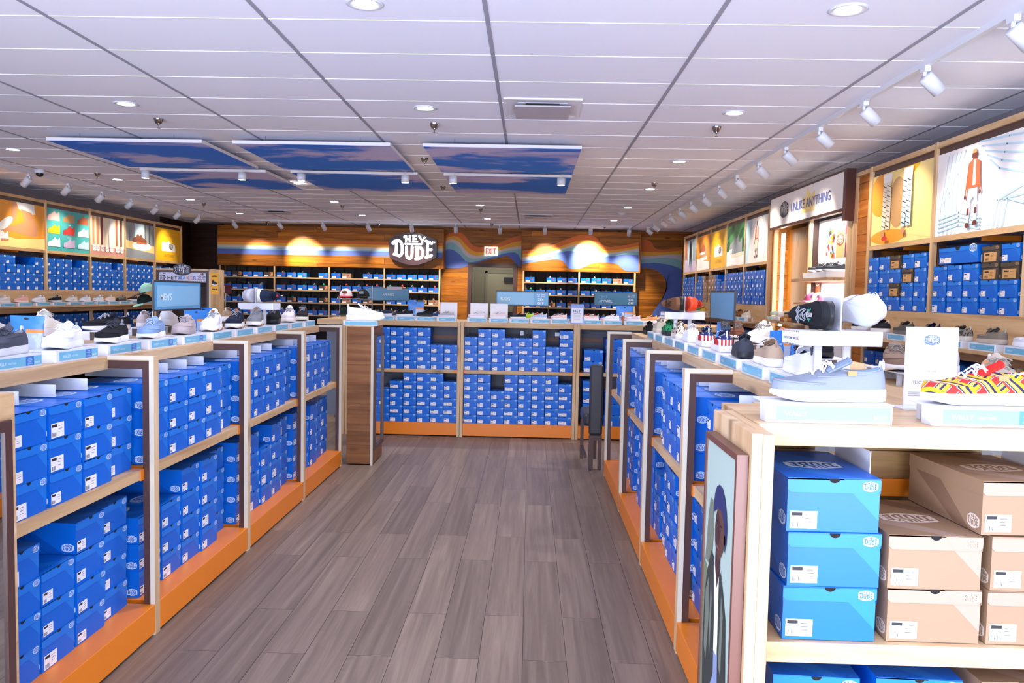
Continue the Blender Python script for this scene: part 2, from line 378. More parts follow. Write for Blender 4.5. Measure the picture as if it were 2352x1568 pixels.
m = MB(); m.box(-7.05, -1.98, YF, YB-0.012, FZ0, FZ1, 0)
fr = Fr((0, YF, 0), (1,0,0), (0,0,1), (0,-1,0)); za = [2.655, 2.59, 2.53, 2.475, 2.44, 2.33]
for k in range(5): m.rect(fr, -7.05, -1.97, za[k+1], za[k], 0.002, 1+k)
m.box(-1.98, -1.955, YF-0.005, YB-0.012, FZ0, FZ1, 0)
tag(m.build('striped_fascia', [WALN_X]+STR), 'long wooden fascia with straight painted stripes over the four-bay shoe rack', 'fascia')
m = MB(); m.box(-0.20, 2.43, YF, YB-0.012, FZ0, FZ1, 0)
xs = [785,900,1000,1100,1160,1200,1290,1345,1400,1450,1500,1560,1640,1690,1740,1832]
wavy(m, YF-0.003, xs, [
 [335,320,300,265,240,225,197,193,198,220,275,300,295,287,280,258],
 [365,350,335,305,285,272,245,240,245,275,320,335,325,318,310,290],
 [395,380,360,325,308,295,275,275,290,325,350,355,345,338,330,315],
 [420,400,375,345,325,312,303,315,345,365,375,372,360,352,345,345],
 [428,412,388,356,342,338,350,375,410,420,400,385,378,370,368,375],
 [452,436,421,415,440,492,498,478,452,443,443,445,458,505,521,521]])
tag(m.build('wavy_fascia', [WALN_X]+STR), 'shorter wooden fascia with wavy painted stripes over the two-bay shoe rack', 'fascia')
m = MB()
wavy(m, YB-0.004, [78,110,150,180,220,270,320,370,440,520,600,660,700,740,775], [
 [216,190,177,171,172,205,270,300,303,288,255,230,215,204,197],
 [240,215,206,205,222,278,325,345,345,325,295,275,262,254,248],
 [264,240,233,240,265,330,368,380,372,350,325,310,303,297,292],
 [290,268,262,275,312,375,403,406,395,370,345,333,328,323,322],
 [332,322,326,340,372,425,440,432,412,388,365,354,350,365,430],
 [480,490,493,493,490,478,462,445,425,405,388,388,425,470,484]])
xs = [1842,1870,1900,1940,1980,2030,2100,2150,2218]
wavy(m, YB-0.004, xs, [
 [238,236,237,255,312,326,322,315,305],
 [345,345,345,347,349,350,346,341,335],
 [381,382,384,384,380,375,370,368,370],
 [414,413,412,408,402,398,400,406,425],
 [451,449,447,445,445,450,462,475,500]])
def P(zx, zy): return at(1000+zx/3.92, 490+zy/3.92, Y=YB-0.004)
tx, ty = smooth([1842,1870,1900,1940,1980,2030,2100,2150,2218], [451,449,447,445,445,450,462,475,500], 4)
arch = [(1842,495),(1900,490),(1950,497),(2000,517),(2040,548),(2070,592),(2084,640),(2078,700),(2050,760),(2005,825),(1970,870),(1940,925)]
ax, ay = [], []
for i in range(len(arch)-1):
    for k in range(3):
        t = k/3; ax.append(arch[i][0]*(1-t)+arch[i+1][0]*t); ay.append(arch[i][1]*(1-t)+arch[i+1][1]*t)
ax.append(1940); ay.append(925)
outer = list(zip(tx, ty)) + [(2218, 500+(925-500)*k/8) for k in range(1, 9)]
n = len(ax)
for i in range(n-1):
    a = outer[int(i*(len(outer)-1)/(n-1))]; b_ = outer[int((i+1)*(len(outer)-1)/(n-1))]
    q = [P(ax[i], ay[i]), P(ax[i+1], ay[i+1]), P(*b_)] + ([P(*a)] if a != b_ else [])
    m.poly(q, 5)
struct('wall_back_mural', m, [WALN_X]+STR)

# ------------------------------------------------------------------ ceiling fittings
def proto_downlight():
    t = thing('recessed_light', 'x', 'ceiling light')
    m = MB(); m.lathe([(0.088, 0.0), (0.098, -0.004), (0.088, -0.008), (0.066, -0.005), (0.060, 0.0)]); m.build('trim_ring', WHITE, t)
    m = MB(); m.lathe([(0.064, -0.003), (0.0001, -0.003)]); m.build('lamp_face', LAMP, t)
    return reg(t)
def spot(name, loc, target, power, size, blend=0.6, color=(1, 0.93, 0.84), soft=0.03):
    l = bpy.data.lights.new(name, 'SPOT'); l.energy = power; l.color = color; l.spot_size = size; l.spot_blend = blend; l.shadow_soft_size = soft
    o = bpy.data.objects.new(name, l); COL.objects.link(o); o.location = loc
    o.rotation_euler = (Vector(target)-Vector(loc)).to_track_quat('-Z', 'Y').to_euler(); return o
dl = proto_downlight()
DL = [(838,8,'over the aisle mouth, behind which the big air vent hangs'),(1948,22,'beside the long white light track'),(289,238,'between the first sprinkler and the camera side of the sky panels'),(976,248,'just before the sprinkler in front of the middle sky panel'),
 (1687,259,'beside the sprinkler between air vent and light track'),(30,343,'beside the camera dome over the wall of boxes'),(1560,371,'second in the row beside the long light track'),(271,412,'between camera dome and the outer sky panel'),
 (437,458,'behind the outer sky panel, towards the wall of posters'),(768,463,'behind the middle sky panel, beside a sprinkler'),(551,490,'last before the striped fascia, towards the dark corner'),(832,494,'last before the lit badge sign'),
 (1102,471,'behind the third sky panel, in front of a sprinkler'),(1120,502,'last before the exit sign'),(1442,477,'third in the row beside the long light track'),(1410,506,'last before the wavy fascia'),(1494,434,'touching the sprinkler beside the long light track'),(676,421,'seen through the gap behind the sky panels')]
for i, (px, py, lab) in enumerate(DL):
    p = at(px, py, Z=CEIL)
    place(dl, p, 0, 'recessed ceiling light ' + lab, 'recessed ceiling lights')
    spot('downlight', p+Vector((0,0,-0.02)), p+Vector((0,0,-1)), 50, 2.3, 1.0, (0.94, 0.93, 1.0), 0.06)
def sprinkler():
    t = thing('sprinkler_head', 'x', 'sprinkler')
    m = MB(); m.lathe([(0.042, 0), (0.042, -0.004), (0.026, -0.045), (0.018, -0.045)]); m.build('cup', CHROME, t)
    m = MB(); m.lathe([(0.010, -0.04), (0.010, -0.06), (0.004, -0.062), (0.004, -0.08), (0.016, -0.082), (0.016, -0.085), (0.0001, -0.085)], n=12); m.build('nozzle', CHROME, t)
    return reg(t)
sp = sprinkler()
for px, py, lab in [(364,272,'before the outer sky panel'),(998,283,'before the gap between middle and third sky panels'),(1646,291,'nearest the long light track'),(223,397,'beside the camera dome'),(975,363,'in the gap beside the third sky panel'),
     (1018,427,'behind the gap between sky panels'),(1503,420,'touching a recessed light beside the track'),(468,466,'over the mint caps'),(787,471,'behind the middle sky panel'),(1104,479,'behind the third sky panel'),(870,512,'above the lit badge sign'),(614,508,'above the striped fascia'),(1130,513,'above the exit sign'),(1389,518,'above the wavy fascia')]:
    place(sp, at(px, py, Z=CEIL), 0, 'chrome sprinkler head with a conical cup, ' + lab, 'ceiling sprinklers')
VENT = mat('vent_metal', '#b9b3bd', 0.5)
def vent():
    t = thing('air_vent', 'x', 'vent')
    m = MB()
    for a0, a1, b0, b1 in ((-.3,.3,-.3,-.275),(-.3,.3,.275,.3),(-.3,-.275,-.3,.3),(.275,.3,-.3,.3)): m.box(a0, a1, b0, b1, -0.012, 0)
    fr_ = [(-.275,-.275),(.275,-.275),(.275,.275),(-.275,.275)]
    for i in range(4):
        a, b_ = fr_[i], fr_[(i+1)%4]; m.poly(((a[0],a[1],-0.01),(b_[0],b_[1],-0.01),(b_[0]*.7,b_[1]*.7,-0.002),(a[0]*.7,a[1]*.7,-0.002)), 0)
    m.build('frame', WHITE_PAINT, t)
    MB().box(-.215,.215,-.215,.215,-0.045,-0.035).build('face_plate', VENT, t)
    MB().box(-.13, .13, -.13, .13, -0.035, 0).build('duct_throat', BLACK, t)
    return reg(t)
v = vent()
place(v, (0.065, 6.42, CEIL), 0, 'square metal air vent with a central plate in the ceiling over the aisle', 'air vents')
place(v, at(636, 485, Z=CEIL), 0, 'warm-lit square air vent in the ceiling before the striped fascia', 'air vents', (1.0,.75,1))
place(v, at(1232, 495, Z=CEIL), 0, 'warm-lit square air vent in the ceiling before the wavy fascia', 'air vents', (1.0,.75,1))
# camera dome
t = thing('camera_dome', 'white security camera with a black dome under the ceiling beside the light track', 'camera', at(91, 389, Z=CEIL))
MB().lathe([(0.0001,0),(0.062,0),(0.062,-0.04),(0.055,-0.05),(0.04,-0.05)]).build('housing', WHITE, t)
MB().lathe([(0.045,-0.048),(0.043,-0.07),(0.03,-0.09),(0.0001,-0.098)]).build('dome', BLACK, t)
# smoke detector
t = thing('smoke_detector', 'small white smoke detector under the ceiling beside the light track', 'smoke detector', at(1428, 489, Z=CEIL))
MB().lathe([(0.0001,0),(0.07,0),(0.07,-0.02),(0.05,-0.04),(0.0001,-0.045)]).build('housing', WHITE, t)
m = MB(); m.lathe([(0.052,-0.03),(0.056,-0.034),(0.05,-0.038)]); m.build('ring', CHROME, t)

# hanging sky panels
def sky_mat():
    m = bpy.data.materials.new('sky_print'); m.use_nodes = True; nt = m.node_tree; b = nt.nodes['Principled BSDF']; L = nt.links.new
    tc = nd(nt, 'ShaderNodeTexCoord'); oi = nd(nt, 'ShaderNodeObjectInfo'); mp = nd(nt, 'ShaderNodeMapping'); mp.inputs['Scale'].default_value = (0.55, 1.0, 1)
    ad = nd(nt, 'ShaderNodeVectorMath', operation='ADD'); L(tc.outputs['Object'], ad.inputs[0]); L(oi.outputs['Location'], ad.inputs[1]); L(ad.outputs[0], mp.inputs['Vector'])
    n = nd(nt, 'ShaderNodeTexNoise'); n.inputs['Scale'].default_value = 1.3; n.inputs['Detail'].default_value = 7; n.inputs['Roughness'].default_value = 0.55; n.inputs['Distortion'].default_value = 0.5
    L(mp.outputs[0], n.inputs['Vector'])
    c = ramp(nt, [(0.0, '#1b6ee6'), (0.485, '#2a7ae8'), (0.55, '#c8c2f0'), (1.0, '#ddd8fa')], n.outputs['Fac'])
    L(c, b.inputs['Base Color']); b.inputs['Roughness'].default_value = 0.75; return m
SKY = sky_mat()
def sky_panel(w, l):
    t = thing('sky_panel', 'x', 'ceiling panel')
    MB().box(0, w, 0, l, 0, 0.03).build('edge_board', WHITE_PAINT, t)
    MB().box(0.006, w-0.006, 0.006, l-0.006, -0.0015, 0).build('sky_print', SKY, t)
    m = MB()
    for x in (0.3, w-0.3):
        for y in (0.06, l-0.06):
            m.tube([(x, y, 0.03), (x+0.012, y, 0.045), (x-0.012, y, 0.045), (x, y, 0.03)], 0.0025, 5); m.tube([(x, y, 0.04), (x, y, CEIL-(CZ+1.40))], 0.002, 5)
    m.build('hanging_wire', CHROME, t)
    return reg(t)
sk = sky_panel(1.53, 1.6)
SX = [(-4.74, 'outer'), (-2.91, 'middle'), (-1.066, 'third')]
for row, y in (('first row', 7.72), ('second row', 9.58)):
    for x, nme in SX:
        place(sk, (x, y, CZ+1.40), 0, f'square blue sky print panel hanging under the ceiling, {nme} of the {row}', 'hanging sky panels')
def pend():
    t = thing('cylinder_lamp', 'x', 'ceiling lamp')
    MB().lathe([(0.0001,0.085),(0.048,0.085),(0.048,0),(0.04,0)]).build('shade', WHITE, t)
    MB().lathe([(0.043,0.004),(0.0001,0.004)]).build('lamp_face', LAMP, t)
    MB().tube([(0,0,0.085),(0,0,0.20)], 0.006).build('rod', WHITE, t)
    return reg(t)
pe = pend()
for px, py, lab in [(1041,409,'on the door side of the third pair'),(1289,411,'on the track side of the third pair'),(692,402,'on the poster side of the middle pair'),(931,407,'on the door side of the middle pair'),(334,396,'on the poster side of the outer pair'),(556,400,'on the door side of the outer pair')]:
    p = at(px, py, Y=9.44); p.z = CEIL-0.20
    place(pe, p, 0, 'white cylinder lamp between sky panels, ' + lab, 'white cylinder lamps')
    spot('cylinder_light', p+Vector((0,0,-0.02)), p+Vector((0,0,-1)), 22, 2.0, 1.0)

# track lighting
def head():
    t = thing('track_spotlight', 'x', 'spotlight')
    MB().lathe([(0.0001,0.0),(0.042,0.0),(0.045,-0.004),(0.045,-0.135),(0.037,-0.135),(0.035,-0.12)]).build('can', WHITE, t)
    MB().lathe([(0.036,-0.122),(0.0001,-0.122)]).build('lamp_face', LAMP, t)
    return reg(t)
hd = head()
def adapter():
    m = MB(); m.box(-0.018,0.018,-0.035,0.035,-0.03,0); m.tube([(0,0,-0.03),(0,0,-0.055)], 0.012); return m
AD = adapter().mesh('adapter', WHITE)
def spot_head(p, target, label, group, power, size):
    """p is where the adapter meets the track"""
    q = Vector(p)+Vector((0,0,-0.055)); dirv = (Vector(target)-q).normalized()
    rot = (-dirv).to_track_quat('Z', 'Y').to_euler()
    h = place(hd, q, rot, label, group)
    a = bpy.data.objects.new('adapter', AD); COL.objects.link(a); a.parent = h
    inv = rot.to_matrix().to_4x4().inverted(); a.matrix_local = inv @ Matrix.Translation((0, 0, 0.055))
    spot('track_light', q+dirv*0.14, target, power, size, 0.8, (1, 0.86, 0.68), 0.04)
def track(name, x0, x1, y0, y1, label):
    t = thing(name, label, 'light track', ((x0+x1)/2, (y0+y1)/2, CEIL))
    m = MB(); hx, hy = abs(x1-x0)/2, abs(y1-y0)/2; m.box(-hx-0.017, hx+0.017, -hy-0.017, hy+0.017, -0.035, 0); m.build('rail', WHITE, t)
    return t
tzr = CEIL-0.035
track('lighting_track', 2.41, 2.41, 2.3, 17.0, 'long white light track along the ceiling beside the portrait counter')
track('lighting_track', -6.64, -6.64, 8.6, 16.6, 'white light track along the ceiling before the wall of framed posters')
track('lighting_track', -5.9, 2.1, 16.95, 16.95, 'white light track along the ceiling before the striped back wall')
order = ['first','second','third','fourth','fifth','sixth','seventh','eighth','ninth','tenth','eleventh','twelfth','thirteenth','fourteenth','fifteenth','sixteenth']
for k in range(16):
    y = 3.26+0.9*k
    spot_head((2.41, y, tzr), (3.25, y+0.12, 2.25), f'white track spotlight aimed at the posters, {order[k]} along the portrait-counter track', 'spotlights of the long track', 21, 1.15)
for k in range(8):
    y = 9.55+0.9*k
    spot_head((-6.64, y, tzr), (-7.4, y+0.12, 2.25), f'white track spotlight aimed at the framed posters, {order[k]} along that wall', 'spotlights before the poster wall', 22, 1.15)
BH = [(536,-5.6),(640,-5.3),(741,-4.45),(844,-3.55),(945,-2.6),(1047,-1.75),(1148,-.75),(1252,.3),(1357,1.2),(1446,1.95)]
pw = [30, 140, 50, 45, 70, 110, 110, 110, 200, 90]
for k, (px, tx_) in enumerate(BH):
    p = at(px, 511, Z=tzr); p.y = 16.95; p.z = tzr; p.x = at(px, 511, Y=16.95).x
    spot_head(p, (p.x+(0.3 if k < 4 else 0.05), 17.8, [2.2,2.3,2.0,2.0,2.0,1.8,1.8,2.25,2.35,1.9][k]), f'white track spotlight aimed at the striped wall, {order[k]} from the dark corner', 'spotlights before the striped wall', pw[k], 1.0)

# EXIT sign and the lit badge
EXR = mat('exit_red', '#c2281f', 0.5, emit='#c2281f', es=0.4); EXW = mat('exit_white', '#dfe0d8', 0.5, emit='#e8ead8', es=0.35)
p = at(1128, 577, Y=YB-0.03); t = thing('exit_sign', 'white EXIT sign with red capitals on the mural above the doorway', 'sign', p)
MB().box(-.155,.155,-0.02,0.03,-.105,.105).build('housing', EXW, t, 0.005)
fr = Fr((0,-0.021,0), (1,0,0), (0,0,1), (0,-1,0)); m = MB()
for k, st in enumerate(([(0,0),(0,1)],[(0,1),(.6,1)],[(0,.5),(.5,.5)],[(0,0),(.6,0)])): m.stroke(fr, [(-.115+x*.075, -.06+y*.12) for x, y in st], .017, 0.002, 0, 0)
for st in ([(0,0),(.85,1)],[(0,1),(.85,0)]): m.stroke(fr, [(-.052+x*.062, -.06+y*.12) for x, y in st], .017, 0.002, 0, 0)
m.stroke(fr, [(.022,-.062),(.022,.062)], .017, 0.002, 0, 0); m.stroke(fr, [(.082,-.062),(.082,.062)], .017, 0.002, 0, 0); m.stroke(fr, [(.05,.055),(.114,.055)], .017, 0.002, 0, 0)
m.build('lettering', EXR, t)
GLOW = mat('sign_glow', '#ffffff', 0.5, emit='#fbf8ff', es=0.8); SIGNBODY = mat('sign_body', '#33181a', 0.3, coat=0.3)
p = at(949, 571, Y=YF-0.15); t = thing('badge_sign', 'dark brown illuminated badge sign with white lettering on the striped fascia', 'sign', p)
fr = Fr((0,0,0), (1,0,0), (0,0,1), (0,-1,0)); hw = 0.525
m = MB(); m.prism(fr, [(x*hw, y*hw) for x, y in SHIELD], -0.14, 0.0, 0)
m.build('sign_body', SIGNBODY, t)
m = MB(); logo(m, fr, 0, 0, hw, 0.0, 0, 0, n=10, bg=False, depth=True, step=0.012); m.text(fr, 'TM', 0.05, 0.42, 0.13, 0.012, 0, bold=0.01); m.build('lettering', GLOW, t)
# ================================================================== shoe boxes
TIER = ['bottom tier', 'second tier', 'third tier', 'fourth tier', 'fifth tier', 'sixth tier']
ORD = ['first', 'second', 'third', 'fourth', 'fifth', 'sixth', 'seventh', 'eighth', 'ninth', 'tenth']
def box_geo(W, L, H, body, lid, lab, simple=False, label='small', tall=False, seed=0):
    """an end-opening shoe box seen from its short end; materials: 0 card, 1 pale print and light-catching flap, 2 deep card, 3 badge, 4 hole, 5 label, 6 ink"""
    rr = random.Random(seed)
    g = 0.0015; lh = H*0.27
    body.box(-W/2+g, W/2-g, 0.002, L-0.002, 0, H-0.004, 0)
    F0 = Fr((0, 0.002, 0), (1,0,0), (0,0,1), (0,-1,0)); FL = Fr((0, -0.0005, 0), (1,0,0), (0,0,1), (0,-1,0)); FT = Fr((0, 0, H), (1,0,0), (0,1,0), (0,0,1))
    FS = Fr((-W/2+g, 0, 0), (0,-1,0), (0,0,1), (-1,0,0)); FR = Fr((W/2-g, 0, 0), (0,1,0), (0,0,1), (1,0,0))
    lid.box(-W/2, W/2, -0.0005, L, H-0.004, H, 0)
    c = H*0.06
    lid.prism(FL, [(-W/2+c, H-lh), (W/2-c, H-lh), (W/2, H-lh+c), (W/2, H-0.001), (-W/2, H-0.001), (-W/2, H-lh+c)], -0.0015, 0.0, 1)  # front flap in the paler tone, light caught on it put into the colour
    lid.fbox(FS, -L, 0, H-lh, H-0.002, 0.0, 0.0012, 0); lid.fbox(FR, 0, L, H-lh, H-0.002, 0.0, 0.0012, 0)
    if not simple:
        body.flat(F0, [(W*0.20, H-lh), (W/2-g, H-lh), (W/2-g, H*0.22)], 0.0004, 1)
        lid.flat(FL, [(W*0.10, H-0.002), (W/2-0.001, H-0.002), (W/2-0.001, H-lh+c), (W*0.20, H-lh+0.001)], 0.0004, 1)
        n = 10; lid.flat(FL, [(-W*0.0+math.cos(PI+PI*k/n)*W*0.06, H-0.0005+math.sin(PI+PI*k/n)*W*0.05) for k in range(n+1)], 0.0006, 4)
        logo(lid, FL, W*0.385, H-lh*0.52, W*0.082, 0.0007, 3, 0, n=0)
        # print on the top and the sides
        lid.flat(FT, [(-W/2, L*0.35), (W*0.1, 0.0), (W*0.32, 0.0), (-W/2, L*0.62)], 0.00015, 1 if W > .2 else 2); lid.flat(FT, [(-W*0.2, L), (W/2, L*0.45), (W/2, L*0.7), (W*0.1, L)], 0.00015, 2)
        logo(lid, FT, 0.0, L*0.45, W*0.31, 0.0003, 3, 0, n=5, rot=PI, step=0.00015)
        for FF, s_ in ((FS, -1), (FR, 1)):
            body.flat(FF, [(s_*L*0.15 if s_ > 0 else -L*0.15, 0.001), (s_*L*0.34 if s_ > 0 else -L*0.34, 0.001), (s_*L*0.9, H-lh), (s_*L*0.55, H-lh)], 0.0004, 2)
            logo(body, FF, s_*W*0.16, H*0.20, W*0.115, 0.0007, 3, 0, n=0)
    else:
        lid.ell(FL, W*0.36, H-lh*0.5, W*0.09, W*0.07, 0.0007, 3, 8); lid.flat(FL, [(-W*.07, H), (0, H-lh*.35), (W*.07, H)], 0.0006, 4)
    if label == 'small': a0, a1, b0, b1 = -W*0.46, -W*0.17, H*0.06, H*0.38
    elif label == 'wide': a0, a1, b0, b1 = -W*0.46, W*0.14, H*0.07, H*0.45
    elif label == 'frame': a0, a1, b0, b1 = -W*0.34, W*0.30, H*0.10, H*0.55
    else: a0, a1, b0, b1 = -W*0.44, -W*0.06, H*0.03, H*0.46
    if label == 'frame':
        lab.rect(F0, a0-W*.05, a1+W*.05, b0-H*.03, b1+H*.05, 0.0008, 7)
    lab.rect(F0, a0, a1, b0, b1, 0.0011, 5)
    w = a1-a0; h = b1-b0
    lab.rect(F0, a0+w*.06, a0+w*.45, b1-h*.27, b1-h*.08, 0.0015, 6)
    if not simple:
        x = a0+w*.08
        for k in range(9):
            ww = w*(.008+.014*rr.random()); lab.rect(F0, x, x+ww, b0+h*.08, b0+h*.36, 0.0015, 6); x += w*.035
        for k in range(3): lab.rect(F0, a0+w*.55, a0+w*(.75+.15*rr.random()), b1-h*(.25+k*.2), b1-h*(.22+k*.2), 0.0015, 6)
def shoe_box(name, W, L, H, mats=None, label='small', seed=0, simple=False):
    ms = mats or [BLUE, BLUE_L, BLUE_D, BADGE, HOLE, LABELW, INK, TAN]
    t = thing(name, 'x', 'shoe box'); a, b_, c = MB(), MB(), MB()
    box_geo(W, L, H, a, b_, c, simple, label, seed=seed)
    a.build('box_body', ms, t); b_.build('lid', ms, t); c.build('size_label', ms, t)
    return reg(t)
BW, BL, BH_ = 0.207, 0.335, 0.122
KW, KL, KH = 0.1435, 0.25, 0.0885
BX = [shoe_box('shoe_box', BW, BL, BH_, label=l_, seed=i) for i, l_ in enumerate(('small', 'small', 'tall'))]
KB = [shoe_box('small_shoe_box', KW, KL, KH, label=l_, seed=i+5) for i, l_ in enumerate(('tall', 'wide'))]
KR = shoe_box('kraft_shoe_box', BW, BL, BH_, [KRAFT, KRAFT_L, KRAFT_D, mat('badge_kraft', '#d8c8bb', .6), HOLE, LABELW, INK, TAN], 'small', 9)
CB = shoe_box('black_shoe_box', BW, BL, BH_, [CHAR, CHAR_L, CHAR, mat('badge_tan', '#b08a60', .6), HOLE, TAN, INK, TAN], 'frame', 11)
BB = shoe_box('boot_box', 0.55, 0.32, 0.125, None, 'small', 12)
rb = random.Random(3)
def stack(kind, pos, ux, face_rot, n, label, group, W, H, jit=0.004, rotj=0.012, scale=1.0, special=None, tops=None):
    """n boxes one on another; pos = middle of the front edge at the bottom"""
    for k in range(n):
        pr = kind[0 if rb.random() < .72 else (1 if len(kind) < 3 else rb.choice((1, 2)))] if len(kind) > 1 else kind[0]
        if special and k in special: pr = special[k]
        j = rb.uniform(-jit, jit); d_ = rb.uniform(0, 0.006)
        p = Vector(pos) + Vector(ux)*j; p.z = pos[2] + 0.0008 + k*(H*scale+0.0006)
        inward = Vector((math.sin(face_rot)*-1, math.cos(face_rot), 0)); p = p + inward*d_
        adj = {'kraft_shoe_box': 'kraft', 'black_shoe_box': 'black', 'boot_box': 'long blue'}.get(pr.name.split('.')[0], 'blue' if H > .1 else 'small blue')
        tilt = rb.uniform(-rotj, rotj)
        place(pr, p, (0, 0, face_rot+tilt), f'{adj} shoebox, {TIER[k]} of {label}', group if adj in ('blue', 'small blue') else f'{adj} boxes', (scale, min(scale,1), scale) if scale != 1 else None)

# ================================================================== the two aisle counters
CT = 1.24; PL = 0.14; SH1, SH0 = 0.75, 0.705
def aisle_counter(side, posts, y0, y1, word):
    """side -1: left of the aisle, +1: right of it. posts: where the dividing frames stand"""
    s = side
    P_ = 1.64 if s < 0 else 0.667; Cx = P_+0.205; Bx = Cx+0.80; Sx = P_+0.048
    def bx(mb, a, b_, ya, yb, z0, z1, mi=0): return mb.box(s*a, s*b_, ya, yb, z0, z1, mi)
    t = thing('display_counter', f'long pine display counter with orange plinths and brown frames, {word}', 'display counter')
    bx(MB(), Cx, Bx, y0, y1, CT-0.055, CT).build('countertop', PINE_Y, t, 0.002)
    bx(MB(), Cx+0.38, Cx+0.40, y0, y1, PL, CT-0.055).build('back_panel', DARKWOOD if s < 0 else WALN_Y, t)
    yy = [y0]+[p for p in posts if y0 < p < y1]+[y1]
    for i in range(len(yy)-1):
        a, b_ = yy[i]+0.023, yy[i+1]-0.023
        bx(MB(), P_, Bx, a, b_, 0.012, PL).build('plinth', ORANGE, t, 0.002)
        sh = bx(MB(), Sx, Cx+0.38, a+0.03, b_-0.03, SH0, SH1).build('shelf', PINE_Y, t, 0.001)
        for e in (a, b_):
            q = 1 if e == a else -1
            bx(MB(), Sx-0.003, Sx+0.10, e, e+q*0.03, SH0-0.004, SH1-0.0005).build('shelf_bracket', ORANGE, sh)
    for p in posts:
        pt = bx(MB(), P_, P_+0.022, p-0.023, p+0.023, 0, CT+0.006).build('post', PINE_Z, t, 0.001)
        m = MB(); bx(m, P_+0.001, P_+0.021, p-0.0245, p-0.0225, 0, CT-0.0105, 0); bx(m, P_, Cx, p-0.0245, p-0.0225, CT-0.010, CT+0.007, 0); m.build('edge_strip', EDGE, pt)
        bx(MB(), P_+0.022, Cx, p-0.023, p+0.023, CT-0.014, CT+0.006).build('top_rail', PINE_X, t)
        m = MB(); bx(m, P_+0.022, P_+0.052, p-0.020, p+0.020, PL if y0 < p < y1 else 0, CT-0.014); bx(m, P_+0.052, Cx, p-0.020, p+0.020, CT-0.050, CT-0.014)
        m.build('metal_frame', BROWN, t)
    return t, P_, Cx, Sx
LP = [2.29, 3.45, 4.61, 5.77, 6.93]
lc, lP, lC, lS = aisle_counter(-1, LP, 1.2, 6.95, 'the one with the tall mirror')
RP = [2.34, 3.42, 4.55, 5.68, 6.81]
rc, rP, rC, rS = aisle_counter(1, RP, 2.34, 6.83, 'opposite the mirror')
def fill(side, bays, P_, S_, face, plan_u, plan_l, word, gname, specials={}):
    s = side
    for bi, (a, b_) in enumerate(bays):
        for lev, plan, base, front in (('upper', plan_u, SH1, S_+0.012), ('lower', plan_l, PL, P_+0.085)):
            hs = plan[bi]; n = len(hs); pitch = (b_-a-0.066)/n
            for k, h in enumerate(hs):
                y = a+0.034+pitch*(k+0.5); off = 0.0 if lev == 'upper' else rb.uniform(0.0, 0.03)
                if k == n-1: off += 0.03
                if h: stack(BX, (s*(front+off), y, base), (0,1,0), face, h, f'{ORD[k]} stack, {lev} shelf, {word[bi]}', f'blue boxes in {gname}', BW, BH_, 0.001, 0.004, special=specials.get((lev, bi, k)))
                if lev == 'upper' and h:
                    yd = y+pitch/2-0.004
                    if k < n-1:
                        MB().box(s*(P_+0.165), s*(P_+0.46), yd, yd+0.002, 1.122, 1.170).build('divider_plate', WHITE, DIV[s], 0)
DIV = {-1: lc, 1: rc}
bw = 'mirror counter, '
fill(-1, [(2.29,3.45),(3.45,4.61),(4.61,5.77),(5.77,6.93)], lP, lS, PI/2,
     [[3,3,3,3,3]]*4, [[3,4,3,4,4],[3,3,4,4,4],[4,4,3,4,4],[4,3,4,4,4]],
     ['mirror counter, first bay', 'mirror counter, second bay', 'mirror counter, third bay', 'mirror counter, end bay'], 'the mirror counter')
fill(1, [(2.34,3.42),(3.42,4.55),(4.55,5.68),(5.68,6.81)], rP, rS, -PI/2,
     [[0,0,3,3],[3,3,3,3,3],[3,3,3,3,3],[3,3,3,3,3]], [[0,0,4,4],[4,4,3,4,4],[3,4,4,4,3],[4,4,4,3,3]],
     ['portrait counter, first bay', 'portrait counter, second bay', 'portrait counter, third bay', 'portrait counter, chair bay'], 'the portrait counter', {('lower', 1, 1): {0: CB}})

# ================================================================== the counter across the end of the aisle
YC = 8.50
t = thing('cross_counter', 'pine display counter across the end of the aisle with an orange plinth', 'display counter')
MB().box(-2.3, 2.2, YC+0.05, YC+0.85, CT-0.055, CT).build('countertop', PINE_X, t, 0.002)
MB().box(-2.3, 2.2, YC+0.45, YC+0.47, PL, CT-0.055).build('back_panel', mat('grey_board', '#5d5f6d', 0.5), t)
CPX = [-1.98, -0.736, 0.508, 1.75]
for i in range(3):
    a, b_ = CPX[i]+0.035, CPX[i+1]-0.035
    MB().box(a, b_, YC, YC+0.8, 0.012, PL+0.005).build('plinth', ORANGE, t, 0.002)
    sh = MB().box(a+0.03, b_-0.03, YC+0.02, YC+0.45, 0.685, 0.722).build('shelf', PINE_X, t, 0.001)
    for e, q in ((a, 1), (b_, -1)): MB().box(e, e+q*0.03, YC+0.017, YC+0.10, 0.686, 0.7215).build('shelf_bracket', ORANGE, sh)
    MB().box(a, b_, YC+0.435, YC+0.45, 1.03, 1.075).build('rear_rail', mat('rail_wood', '#8a5e4c', .5), t)
for x in CPX:
    for e in (-0.034, 0.002):
        MB().box(x+e, x+e+0.032, YC-0.005, YC+0.045, 0, CT).build('post', PINE_Z, t, 0.001)
    for e in (-0.06, 0.036): MB().box(x+e, x+e+0.024, YC+0.40, YC+0.43, PL+.005, CT-0.055).build('upright', BROWN, t)
for x, z, w in ((-0.10, 1.105, .035), (0.28, 1.095, .05), (0.92, 1.09, .05)):
    MB().box(x, x+w, YC+0.20, YC+0.202, 1.10, z+0.045).build('divider_plate', WHITE, t)
UP = [[5,5,5,5,5,5,3,3], [4,5,5,4,4,5,3,5]]; LW = [[4,4,4,5,6,6,6,5], [6,6,4,6,6,6,6,5]]
